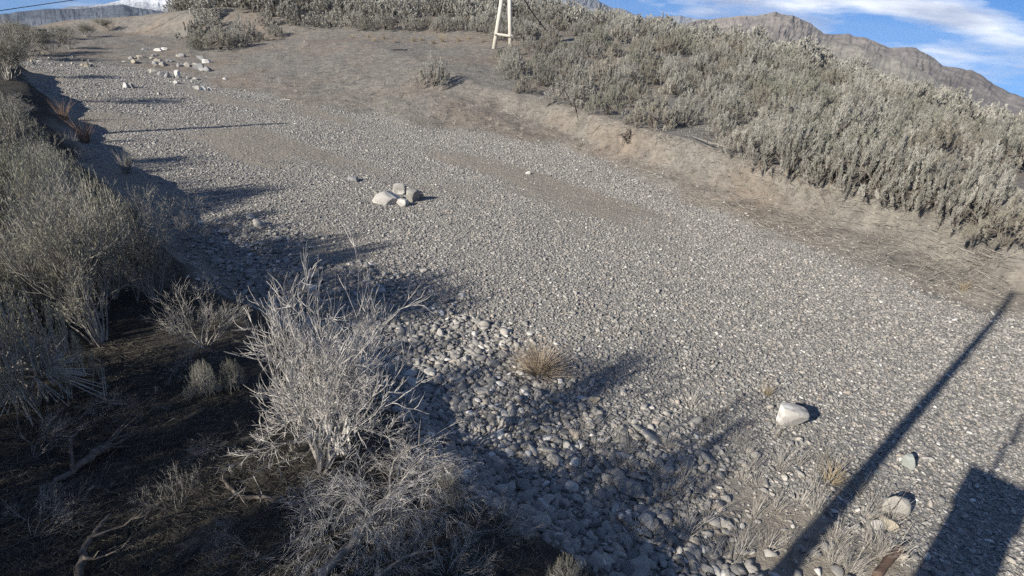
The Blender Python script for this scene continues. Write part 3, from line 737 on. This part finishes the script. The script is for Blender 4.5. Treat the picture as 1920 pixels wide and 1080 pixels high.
put_px(twig[2], 20, 590, 160, 'sparse shrub at the left edge between two olive sagebrushes', 'shrub', wid=.9)
put_px(near[0], 25, 320, 135, 'rounded pale sagebrush high on the left edge', 'sagebrush', wid=1.0)
put_px(twig[1], 100, 360, 90, 'low shrub over the bank edge beside the rounded pale sagebrush', 'shrub', wid=1.0)
put_px(twig[2], 250, 470, 120, 'thin shrub on the bank brink above the blue shaded cobbles', 'shrub', wid=.8)
put_px(twig[2], 290, 565, 170, 'twiggy shrub at the brink left of the tall dead shrub', 'shrub', wid=.8)
put_px(drab, 330, 470, 110, 'thin bare shrub at the foot of the bank over shaded cobbles', 'bare shrub', wid=1.0, rz=1.7)
put_px(near[1], 110, 600, 200, 'olive sagebrush between the dense left one and the large twiggy shrub', 'sagebrush', wid=.7)
put_px(near[1], 1060, 1100, 85, 'small pale sagebrush poking up at the bottom edge', 'sagebrush', wid=.75)
put_px(twig[0], 850, 950, 85, 'small dull shrub on the bank brink right of the tangle', 'shrub', wid=.9)
put_px(twig[2], 10, 250, 70, 'dark shrub at the left edge beyond the rounded pale sagebrush', 'shrub', wid=1.3)

for i, (x, y, h, lab) in enumerate([(250, 760, 90, 'fallen bare twigs below the large twiggy shrub'), (330, 690, 80, 'fallen bare twigs beside the small sprigs'), (60, 860, 110, 'fallen twigs behind the split weathered log at the left edge'),
        (330, 960, 90, 'fallen twigs in the middle of the dark bank'), (470, 1030, 110, 'fallen twigs at the bottom left of the leaning trunk'), (420, 840, 90, 'fallen twigs at the left foot of the tall dead shrub'), (930, 1000, 90, 'fallen twigs on the brink right of the bare forked shrub'), (60, 1010, 110, 'fallen twigs in the bottom left corner')]):
    put_px(drab, x, y, h, lab, 'dead twigs', rz=i * 1.3, tilt=(1.25, .2 * (-1) ** i))
# shrubs beside and behind the camera: their shade falls across the bank and the bed
UVP = lambda u, v: (.725 * v - .688 * u, .688 * v + .725 * u)      # u across the shadows, v along them
off = [(2.05, -2.3, 4.1, .6), (1.3, -2.2, 3.3, .5), (3.25, -1.2, 2.6, .36), (4.6, -1.5, 3.15, .5), (5.4, -1.5, 2.85, .4), (6.8, -1.9, 2.8, .75), (8.2, -1.8, 2.85, .8), (9.6, -1.6, 2.75, .85), (11.1, -1.7, 2.95, .85), (12.7, -1.5, 2.75, .9),
       (14.6, -2.5, 2.6, .9), (16.6, -2.6, 2.6, 1), (18.8, -2.6, 2.4, 1), (21.2, -2.8, 2.4, 1), (24, -3, 2.3, 1), (27, -3, 2.3, 1)]
off = [UVP(u, v) + (z - .22, w) for u, v, z, w in off]
for u in np.arange(.6, 17, .8):                                     # tall unseen brush added further back to shade the left shrubs
    x, y = UVP(u + rng.normal(0, .2), (-4.6 if u < 5 else -5.0) + rng.normal(0, .25)); off.append((x, y, (3.15 if u < 5 else 3.85) + rng.normal(0, .2), .62))
for u in np.arange(.9, 9.5, .7):  # low brush added out of view to keep the near bank dark
    for v in (-.6, -1.3, -2.1, -2.9):
        x, y = UVP(u + rng.normal(0, .15), v + rng.normal(0, .15)); px, py, w = proj([x, y, 2.2])
        if w > .2 and px > -900 and py < 1500: continue
        off.append((x, y, tz(x, y) + rng.uniform(.4, .62), 1.4))
def in_view(x, y, z, r):
    for da in np.arange(0, 6.3, .5):
        for zz in (tz(x, y), .5 * z + .4, z + .15):
            px, py, w = proj([x + r * math.cos(da), y + r * math.sin(da), zz])
            if w > .05 and -20 < px < 1940 and -20 < py < 1100: return True
    return False
for i, (x, y, z, w) in enumerate(off):
    if in_view(x, y, z, .75 * (z - tz(x, y)) * w):
        continue
    (near[i % 3] if i % 2 or i < 2 else twig[i % 3]).put(x, y, z - tz(x, y), 'unseen sagebrush left of the view, shading the near bank and bed', 'sagebrush', 'sagebrush beside the camera', wid=w)
# far left bank: dark shrubs
for i, (x, y, h, w) in enumerate([(15, 150, 55, 1.3), (40, 128, 40, 1.4), (12, 105, 40, 1.5), (62, 112, 34, 1.5), (95, 100, 30, 1.6), (130, 92, 22, 1.7), (30, 80, 25, 1.6), (165, 70, 16, 2), (205, 58, 14, 2), (120, 74, 16, 2)]):
    q = twig[i % 3]; b = on(x, y)
    k = Shrub.__new__(Shrub); k.__dict__.update(q.__dict__); k.name = 'dark_shrub'
    if i == 0:
        dk = q.fo.copy(); dk.materials.clear(); dk.materials.append(M_dark)
    k.fo = dk; k.st = twig[0].st; k.h = twig[0].h
    k.put(b[0], b[1], h * 1.6 * pxm(b), 'dark green shrub along the near bank and valley floor at far left', 'shrub', 'dark shrubs at the valley end', wid=w)

# ------------------------------------------------------------------ grass tufts and weeds
def tuft_mesh(seed, n, h, sp, wd, mat, name='tuft'):
    g = np.random.default_rng(seed); a = g.uniform(0, 6.28, n); e = g.uniform(0, 1, n) * sp
    D = np.stack([np.cos(a) * np.sin(e), np.sin(a) * np.sin(e), np.cos(e)], -1); Ln = h * g.uniform(.45, 1.05, n)
    P = np.stack([np.cos(a), np.sin(a), np.zeros(n)], -1) * (g.uniform(0, .16, n) * h)[:, None]
    m = P + D * (Ln * .55)[:, None]; D2 = unit(D + np.stack([np.cos(a), np.sin(a), np.zeros(n)], -1) * .3 + g.normal(0, .12, (n, 3)))
    mb = MB(); tn = np.clip(g.normal(.5, .22, n), 0, 1)
    V, Q = tubes(P, m, np.full(n, wd), np.full(n, wd * .8), 3); mb.add(V, Q, np.repeat(tn, 6))
    V, Q = tubes(m, m + D2 * (Ln * .5)[:, None], np.full(n, wd * .8), np.full(n, wd * .25), 3); mb.add(V, Q, np.repeat(tn, 6))
    return mesh(name, np.concatenate(mb.V), np.concatenate(mb.Q), mat, attrs={'tint': np.concatenate(mb.a)})
straw = [tuft_mesh(700 + k, 70, .3, .75, .0022, M_straw) for k in range(3)]
weed = [tuft_mesh(710 + k, 30, .3, .5, .0013, M_drab) for k in range(3)]
redt = tuft_mesh(720, 60, .5, .35, .003, M_red)
ball = tuft_mesh(730, 520, .3, 1.5, .0014, M_tumble)
paleT = tuft_mesh(735, 90, .45, .3, .003, M_drab)
def tuft(me, mh, px, py, hpx, label, cat, group=None, wid=1.0, name='grass_tuft', maxh=9):
    b = on(px, py); k = min(hpx * pxm(b) * 1.1, maxh) / mh
    o = link(name, me, None, (b[0], b[1], b[2] - .01), (0, 0, rng.uniform(0, 6.28)), (k * wid, k * wid, k)); tag(o, label, cat, group); return o
tuft(ball, .3, 1010, 702, 72, 'dry straw coloured tumbleweed standing on the cobbles', 'tumbleweed', wid=.9, name='tumbleweed')
tuft(straw[0], .3, 1555, 905, 50, 'bright straw coloured grass clump between the big boulder and the pole shadow', 'grass', wid=1.2)
tuft(straw[1], .3, 1437, 742, 30, 'thin straw grass clump up left of the big pale boulder', 'grass', wid=.9)
tuft(straw[2], .3, 1805, 545, 25, 'small straw clump on the sand above the tip of the pole shadow', 'grass')
tuft(paleT, .45, 238, 325, 42, 'upright pale grass clump at the shadow edge of the near bank', 'grass', wid=1.0)
tuft(redt, .5, 160, 268, 50, 'reddish brown stems clump at the far left bank foot', 'grass', wid=1.2)
tuft(redt, .5, 120, 226, 36, 'rusty stems clump farthest up the left bank foot', 'grass', wid=1.3)
tuft(paleT, .45, 135, 290, 40, 'grey stems clump below the reddish stems', 'grass', wid=1.0)
tuft(straw[1], .3, 828, 80, 22, 'tall straw clump on the far terrace left of the timber frame', 'grass', wid=.7)
for x, y, h in [(700, 78, 9), (720, 74, 9), (775, 78, 11), (790, 76, 9), (812, 82, 9), (690, 70, 9), (740, 80, 8), (860, 78, 10), (878, 74, 9), (660, 72, 8), (905, 80, 9)]:
    tuft(straw[int(x) % 3], .3, x, y, h, 'small straw bunch on the bare far terrace left of the timber frame', 'grass', 'straw bunches on the far terrace', 1.2)
def spread(n, poly, group, label, kinds, mh, hr, name='weed_tuft', cat='weed'):
    xs = [p[0] for p in poly]; ys = [p[1] for p in poly]; c = 0
    while c < n:
        x = rng.uniform(min(xs), max(xs)); y = rng.uniform(min(ys), max(ys))
        if not inpoly(np.array([x]), np.array([y]), poly)[0]: continue
        tuft(kinds[c % 3], mh, x, y, rng.uniform(*hr) * (0.45 + .55 * (y / 700)), label, cat, group, rng.uniform(.8, 1.5), name, maxh=.3); c += 1
spread(75, [(1080, 270), (1300, 330), (1500, 390), (1700, 450), (1900, 520), (1900, 480), (1700, 395), (1450, 330), (1200, 265)], 'dry weeds on the sandy far bank', 'wispy dry weed on the sandy face of the far bank', weed, .3, (14, 34))
spread(55, [(560, 120), (700, 215), (1100, 290), (1150, 250), (1000, 200), (880, 180)], 'dry weeds on the bare far slope', 'small dry weed on the bare slope before the lone sagebrush', weed, .3, (12, 26))
spread(58, [(200, 98), (430, 62), (640, 72), (660, 140), (560, 175), (420, 135)], 'low dry brush on the upper far slope', 'low grey dry brush on the far slope above the rock pile', weed, .3, (18, 34))
spread(55, [(820, 880), (1000, 790), (1300, 740), (1520, 830), (1640, 960), (1500, 1060), (1250, 1060), (1000, 900)], 'grey weeds in the shaded cobbles', 'grey wispy weed growing out of the shaded cobbles', weed, .3, (35, 75))
spread(14, [(1560, 1000), (1640, 940), (1700, 1000), (1660, 1075), (1540, 1075)], 'grey weeds by the rusty pipe', 'leaning grey weed near the rusty pipe', weed, .3, (45, 80))
spread(34, [(180, 330), (330, 430), (520, 560), (700, 640), (640, 520), (420, 420), (250, 320)], 'grey weeds along the shaded bed edge', 'thin grey weed in the shadow along the near bed edge', weed, .3, (28, 55))

# litter of twigs and dead grass
def litter(name, n, zone, label, ln=(.05, .22), wd=.005, lift=.012, up=.25, mat=None):
    xs = [p[0] for p in zone]; ys = [p[1] for p in zone]; P = []
    m = n * 3; X = rng.uniform(min(xs), max(xs), m); Y = rng.uniform(min(ys), max(ys), m); k = inpoly(X, Y, zone); X, Y = X[k][:n], Y[k][:n]
    D = np.stack([ray(a, b) for a, b in zip(X, Y)])
    lo = np.zeros(len(X)); ts = np.concatenate([np.arange(2, 40, .06), np.arange(40, 90, .4)])
    done = np.zeros(len(X), bool); T = np.full(len(X), np.nan)
    for s in ts:
        q = EYE + D * s; h = q[:, 2] < terrain(q[:, 0], q[:, 1]); T = np.where(h & ~done, s, T); done |= h
    g = ~np.isnan(T); q = (EYE + D * T[:, None])[g]; q[:, 2] = terrain(q[:, 0], q[:, 1]) + lift
    m = len(q); a = rng.uniform(0, 6.28, m); d = np.stack([np.cos(a), np.sin(a), np.abs(rng.normal(0, up, m))], -1); sc = np.clip(np.linalg.norm(q - EYE, axis=1) / 9, .7, 2.2)
    V, Q = tubes(q, q + unit(d) * (rng.uniform(*ln, m) * np.minimum(sc, 1.5))[:, None], wd * sc * rng.uniform(.4, 1, m), np.full(m, wd * .3) * sc, 3)
    tag(link(name, mesh(name, V, Q, mat or M_litter, attrs={'tint': np.repeat(rng.uniform(0, 1, m), 6)})), label, 'litter', kind='stuff')
litter('bank_litter', 7000, [(430, 60), (640, 205), (900, 250), (1130, 300), (1300, 390), (1480, 450), (1900, 590), (1900, 460), (1600, 350), (1300, 270), (1050, 200), (900, 160), (900, 70), (640, 62)], 'dead grass and twig litter on the far bank')
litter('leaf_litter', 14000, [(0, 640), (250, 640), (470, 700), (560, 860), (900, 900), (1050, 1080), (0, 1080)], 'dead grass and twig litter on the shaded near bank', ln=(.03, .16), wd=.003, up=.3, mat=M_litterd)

# ------------------------------------------------------------------ driftwood, logs, roots
def log(pts, radii, mat, label, cat='driftwood', name='driftwood_log', lift=.5, branches=(), k=8, split=0, jit=.35):
    P = []
    for (x, y, dz), r in zip(pts, radii):
        b = on(x, y); P.append([b[0], b[1], b[2] + r * lift + dz])
    P = np.array(P); R = np.array(radii)
    tt = np.linspace(0, len(P) - 1, (len(P) - 1) * 5 + 1)
    Pi = np.stack([np.interp(tt, np.arange(len(P)), P[:, c]) for c in range(3)], -1); Ri = np.interp(tt, np.arange(len(P)), R)
    Pi[1:-1] = (Pi[:-2] + Pi[1:-1] * 2 + Pi[2:]) / 4
    Ri = Ri * .55; Pi += rng.normal(0, jit, Pi.shape) * Ri[:, None]; Ri = Ri * rng.uniform(.85, 1.12, len(Ri))
    mb = MB(); mb.add(*tube_path(Pi, Ri, k))
    for s in range(split):                                   # torn fibres at the far end
        d = unit((Pi[-1] - Pi[-6])[None])[0] + rng.normal(0, .3, 3); q = Pi[-4] + rng.normal(0, .5, 3) * Ri[-4]
        mb.add(*tube_path(np.array([q, q + d * .12, q + d * .26 + rng.normal(0, .02, 3)]), np.array([.34, .22, .05]) * Ri[-4], 4))
    for (f, L, dx, dy, dz) in branches:
        i = int(f * (len(Pi) - 1)); d = np.array([dx, dy, dz], float); d /= np.linalg.norm(d); q = Pi[i]; n = rng.normal(0, .05, 3)
        side = rng.normal(0, 1, 3); side -= side @ d * d; side *= .16 * L
        C = np.array([q + d * L * e + side * math.sin(e * 4.2) + rng.normal(0, .02, 3) * L for e in (0, .2, .4, .6, .8, 1)])
        mb.add(*tube_path(C, np.array([.6, .5, .4, .3, .2, .08]) * Ri[i], 5))
        for e in (2, 3, 4):
            d2 = unit((d + rng.normal(0, .6, 3))[None])[0]
            mb.add(*tube_path(np.array([C[e], C[e] + d2 * L * .2, C[e] + (d2 + rng.normal(0, .25, 3)) * L * .38]), np.array([.26, .17, .05]) * Ri[i], 4))
    tag(link(name, mb.mesh(name, mat, smooth=True)), label, cat); return P
log([(75, 920, 0), (130, 895, 0), (180, 868, .03), (210, 852, .07)], [.025, .045, .06, .07], M_driftd, 'split weathered log lying in the dark lower left bank', split=9, branches=[(.35, .3, -.3, .6, .6)])  # logs on this bank take the darker wood to read as shaded
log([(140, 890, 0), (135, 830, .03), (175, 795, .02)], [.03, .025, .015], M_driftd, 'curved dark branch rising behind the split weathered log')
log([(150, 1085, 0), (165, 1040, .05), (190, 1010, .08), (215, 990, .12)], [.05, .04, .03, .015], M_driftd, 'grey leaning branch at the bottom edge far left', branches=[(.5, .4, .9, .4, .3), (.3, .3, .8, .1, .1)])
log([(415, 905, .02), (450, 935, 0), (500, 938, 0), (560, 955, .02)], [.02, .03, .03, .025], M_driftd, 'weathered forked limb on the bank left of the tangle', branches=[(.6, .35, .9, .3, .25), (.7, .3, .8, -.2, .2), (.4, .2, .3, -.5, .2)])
log([(600, 1088, 0), (660, 1035, .06), (720, 975, .16), (775, 940, .26), (860, 920, .3)], [.055, .05, .042, .03, .012], M_drift, 'thick leaning grey trunk crossing the bottom of the tangle', split=4, branches=[(.55, .5, .3, .7, .5), (.7, .4, .8, .2, .5), (.85, .3, .9, -.2, .2)])
log([(700, 1085, 0), (770, 1050, .04), (830, 1040, .06)], [.02, .018, .01], M_drift, 'slender grey branch beside the foot of the leaning trunk')
log([(540, 812, .18), (620, 805, .3), (665, 795, .35)], [.02, .018, .01], M_driftd, 'broken dark branch stub caught in the dead shrub')
log([(1295, 262, .1), (1325, 276, .12), (1360, 284, .1)], [.03, .04, .05], M_drift, 'bleached root branch hanging over the far cut bank', branches=[(.9, .5, .1, -.1, 1), (.9, .45, .6, .1, .8), (.95, .3, .1, -.4, -.5), (.5, .3, -.5, -.2, .4)])
log([(1490, 330, 0), (1502, 348, 0), (1490, 362, 0)], [.035, .03, .02], M_driftd, 'exposed root dangling from the cut bank below the sagebrush', branches=[(.5, .3, .5, -.3, -.6)])
log([(1555, 340, 0), (1552, 358, 0), (1560, 372, 0)], [.035, .03, .02], M_driftd, 'second exposed root further right below the cut bank sagebrush', branches=[(.5, .3, -.5, -.3, -.6)])
log([(1108, 255, .02), (1118, 245, .03), (1126, 236, .05)], [.03, .025, .012], M_driftd, 'short dark stick stuck in the far bank left of the root stump')
log([(715, 95, 0), (740, 94, 0), (764, 94, 0)], [.05, .06, .05], M_drift, 'pale log lying on the far terrace')
log([(805, 81, 0), (840, 82, 0)], [.04, .03], M_drift, 'short pale stick beside the tall straw clump')
log([(648, 163, 0), (660, 166, 0), (674, 168, 0)], [.035, .03, .02], M_drift, 'pale forked stick on the bare far slope', branches=[(.2, .7, 1, .5, .1)])
log([(735, 228, 0), (780, 230, 0), (815, 232, 0)], [.03, .03, .015], M_driftd, 'thin dark stick lying along the gravel edge')
log([(1000, 246, 0), (1020, 250, 0)], [.03, .02], M_driftd, 'dark stick on the foot of the far bank')
log([(545, 188, 0), (535, 187, 0), (525, 187, 0)], [.03, .03, .02], M_pale, 'small white driftwood piece on the far gravel')
log([(1555, 390, 0), (1575, 395, 0), (1592, 396, 0)], [.025, .03, .015], M_drift, 'slim grey stick on the sandy bank face')
log([(1640, 1088, 0), (1660, 1060, .01), (1686, 1036, .04)], [.065, .065, .065], M_rust, 'rusty iron pipe end sticking out of the weeds at lower right', 'pipe', 'rusty_pipe', k=10, jit=.04)
log([(1655, 985, .1), (1680, 962, .28), (1690, 950, .26)], [.006, .005, .004], M_driftd, 'thin twig lying across the rounded grey boulder', 'twig', 'twig', k=4)
for i, (x, y, q) in enumerate([(1655, 352, .5), (1690, 362, -.3), (1735, 372, .2), (1800, 405, -.4), (1850, 428, .3), (1420, 300, .2), (1235, 250, -.2), (1075, 205, .3)]):
    log([(x, y - 8, .08), (x + 14 * q, y + 8, .04), (x + 34 * q, y + 26, 0)], [.035, .03, .016], (M_drift, M_driftd)[i % 2],
        ['pale crooked root under the sagebrush at the lip, right of the dangling roots', 'dark root beside the pale crooked root at the lip', 'pale root splayed down the bank at the lower right lip', 'dark dead limb below the lowest clump of sagebrush', 'pale dead limb at the far right end of the lip',
         'dark root left of the dangling roots below the lip', 'pale root between the stump and the bleached root branch', 'dark root at the left end of the cut bank'][i],
        branches=[(.4, .35, .6 * (1 if q < 0 else -1), -.3, -.3), (.6, .3, .5 * (1 if q > 0 else -1), -.5, .1)])
# root stump on the cut bank
def stump(px, py, size, label):
    b = on(px, py); mb = MB()
    for i in range(26):
        d = unit(np.array([rng.normal(0, .8), rng.normal(-.5, .5), rng.normal(.1, .7)])[None])[0]; L = size * rng.uniform(.5, 1.1)
        n = rng.normal(0, .14, (2, 3)) * L
        mb.add(*tube_path(np.array([[0, 0, 0], d * L * .5 + n[0], d * L + n[1]]) + rng.normal(0, .05, 3), np.array([.035, .024, .006]) * rng.uniform(.6, 1.3), 5))
    V, T = rock_verts(77, 2, (.16, .13, .15), 5, .2); q = np.concatenate([T, T[:, 2:]], 1)
    mb.add(V, q)
    o = link('root_stump', mb.mesh('root_stump', M_driftd), None, (b[0], b[1], b[2] + .2)); tag(o, label, 'stump')
stump(1172, 268, .34, 'dark tangled root stump at the end of the far cut bank')

# ------------------------------------------------------------------ timber cableway frame
def aframe():
    b = on(942, 92); k = pxm(b); rt = RV * [1, 1, 0]; rt = rt / np.linalg.norm(rt)
    r = bpy.data.objects.new('timber_frame', None); COL.objects.link(r); r.location = b
    tag(r, 'pale timber cableway frame of two leaning poles on the far terrace', 'cableway frame')
    w = 33 * k; hh = 4.5
    def leg(s):
        mb = MB(); P = np.array([[s * w / 2, 0, -.3], [s * w * .27, 0, hh * .5], [s * .13, 0, hh]]); mb.add(*tube_path(P, np.array([.15, .14, .125]), 10)); return mb.mesh('leg', M_pole, True)
    for s in (-1, 1): link('leg', leg(s), r)
    zb = 24 * k; ww = w / 2 * (1 - zb / hh) + .12
    link('cross_beam', MB().add(*tube_path(np.array([[-ww, -.16, zb + .03], [ww, -.16, zb - .03]]), np.array([.085, .085]), 8)).mesh('cross_beam', M_pole), r)
    for sx in (-1, 1): link('bolt', MB().add(*tube_path(np.array([[sx * (ww - .12), -.30, zb], [sx * (ww - .12), -.1, zb]]), np.array([.035, .035]), 6)).mesh('bolt', M_cable), r)
    link('cap', MB().box((0, 0, hh + .08), (.34, .2, .09)).mesh('cap', M_pole), r)
    r.rotation_euler = (0, 0, math.atan2(rt[1], rt[0]))
    top = b + np.array([0, 0, hh + .17])
    e = on(1044, 80); e = e + np.array([0, 0, .02]); n = 14; P = []
    for i in range(n + 1):
        f = i / n; q = top * (1 - f) + e * f; q[2] -= .35 * math.sin(PI * f); P.append(q)
    s = bpy.data.objects.new('stay_cable', None); COL.objects.link(s); s.location = e; tag(s, 'dark stay cable slanting from the timber frame down to the sage', 'cable')
    P = np.array(P) - e
    link('wire', MB().add(*tube_path(P, np.full(n + 1, .032), 6)).mesh('wire', M_cable), s)
    for i in (9, 11, 12): link('clamp', MB().box(P[i], (.07, .07, .1)).mesh('clamp', M_cable), s)
aframe()
# overhead wire, far left
P = [EYE + ray(x, y) * 60 for x, y in ((-260, 52), (-120, 35), (0, 20), (75, 9), (145, -1), (260, -14), (420, -26))]
tag(link('overhead_wire', MB().add(*tube_path(np.array(P), np.full(len(P), .03), 6)).mesh('overhead_wire', M_cable)), 'thin dark overhead wire crossing the sky at far left', 'wire')
def pole():
    x, y = -20.8, 9.7; r = bpy.data.objects.new('utility_pole', None); COL.objects.link(r); r.location = (x, y, tz(x, y)); tag(r, 'weathered wooden pole left of the view', 'pole')
    link('shaft', MB().add(*tube_path(np.array([[0, 0, -.3], [0, 0, 3.2], [0, 0, 6.3]]), np.array([.15, .13, .10]), 10)).mesh('shaft', M_drift, True), r)
    link('crossarm', MB().box((0, .02, 5.9), (.05, .05, .06)).mesh('crossarm', M_drift), r)
pole()
# shed in the valley
def shed():
    b = on(74, 64); k = pxm(b); r = bpy.data.objects.new('shed', None); COL.objects.link(r); r.location = b; r.rotation_euler = (0, 0, math.radians(38))
    tag(r, 'small low shed with a pale flat roof in the valley at far left', 'shed')
    w = 30 * k; h = 9 * k
    link('wall', MB().box((0, 0, h * .45), (w * .42, w * .3, h * .5)).mesh('wall', M_wall), r)
    link('roof', MB().box((0, 0, h * 1.05), (w * .52, w * .4, h * .11), R=np.array([[1, 0, 0], [0, 1, 0], [.05, -.06, 1]])).mesh('roof', M_roof), r)
    for s in (-1, 1): link('post', MB().box((s * w * .48, -w * .36, h * .45), (.06, .06, h * .55)).mesh('post', M_roof), r)
shed()

# ------------------------------------------------------------------ gauge shelter and poles beside the camera (their shadows lie on the bed)
def station():
    z0 = tz(-.2, -.35); r = bpy.data.objects.new('gauge_shelter', None); COL.objects.link(r); r.location = (-.20, -.30, z0); r.rotation_euler = (0, 0, -SUN_AZ)
    tag(r, 'steel gauge shelter under the camera mast', 'gauge shelter')
    top = 3.30 - z0
    link('body', MB().box((0.12, 0, top * .5 - .1), (.25, .2, top * .5 - .1)).mesh('body', M_steel), r)
    link('roof', MB().box((0.12, 0, top - .10), (.28, .235, .1)).box((.13, 0, top + .01), (.25, .2, .012)).mesh('roof', M_steel), r)
    mast = np.array([[0.02, 0, top], [.02, 0, top + .45], [.06, 0, top + .5], [.06, 0, 4.2 - z0]])
    link('mast', MB().add(*tube_path(mast, np.array([.022, .022, .03, .02]), 8)).mesh('mast', M_steel), r)
    r2 = bpy.data.objects.new('mast_pole', None); COL.objects.link(r2); x, y = -1.25, -.12; r2.location = (x, y, tz(x, y)); tag(r2, 'tall tapered steel pole on the near bank', 'pole')
    hh = 6.6 - tz(x, y)
    link('shaft', MB().add(*tube_path(np.array([[0, 0, -.2], [0, 0, hh * .5], [0, 0, hh]]), np.array([.095, .075, .05]), 12)).mesh('shaft', M_steel, True), r2)
    link('cap', MB().box((0, 0, hh + .02), (.045, .045, .02)).mesh('cap', M_steel), r2)
station()

# ------------------------------------------------------------------ air
def haze():
    m = bpy.data.materials.new('haze'); m.use_nodes = True; t = m.node_tree; t.nodes.clear()
    o = t.nodes.new('ShaderNodeOutputMaterial'); v = t.nodes.new('ShaderNodeVolumePrincipled')
    v.inputs['Color'].default_value = (.72, .84, 1, 1); v.inputs['Density'].default_value = 3e-5; v.inputs['Anisotropy'].default_value = 0.0
    t.links.new(v.outputs[0], o.inputs['Volume'])
    tag(link('haze', MB().box((0, 2900, -120), (8600, 8600, 590)).mesh('haze', m)), 'thin blue air over the valley', 'haze', kind='stuff')
haze()
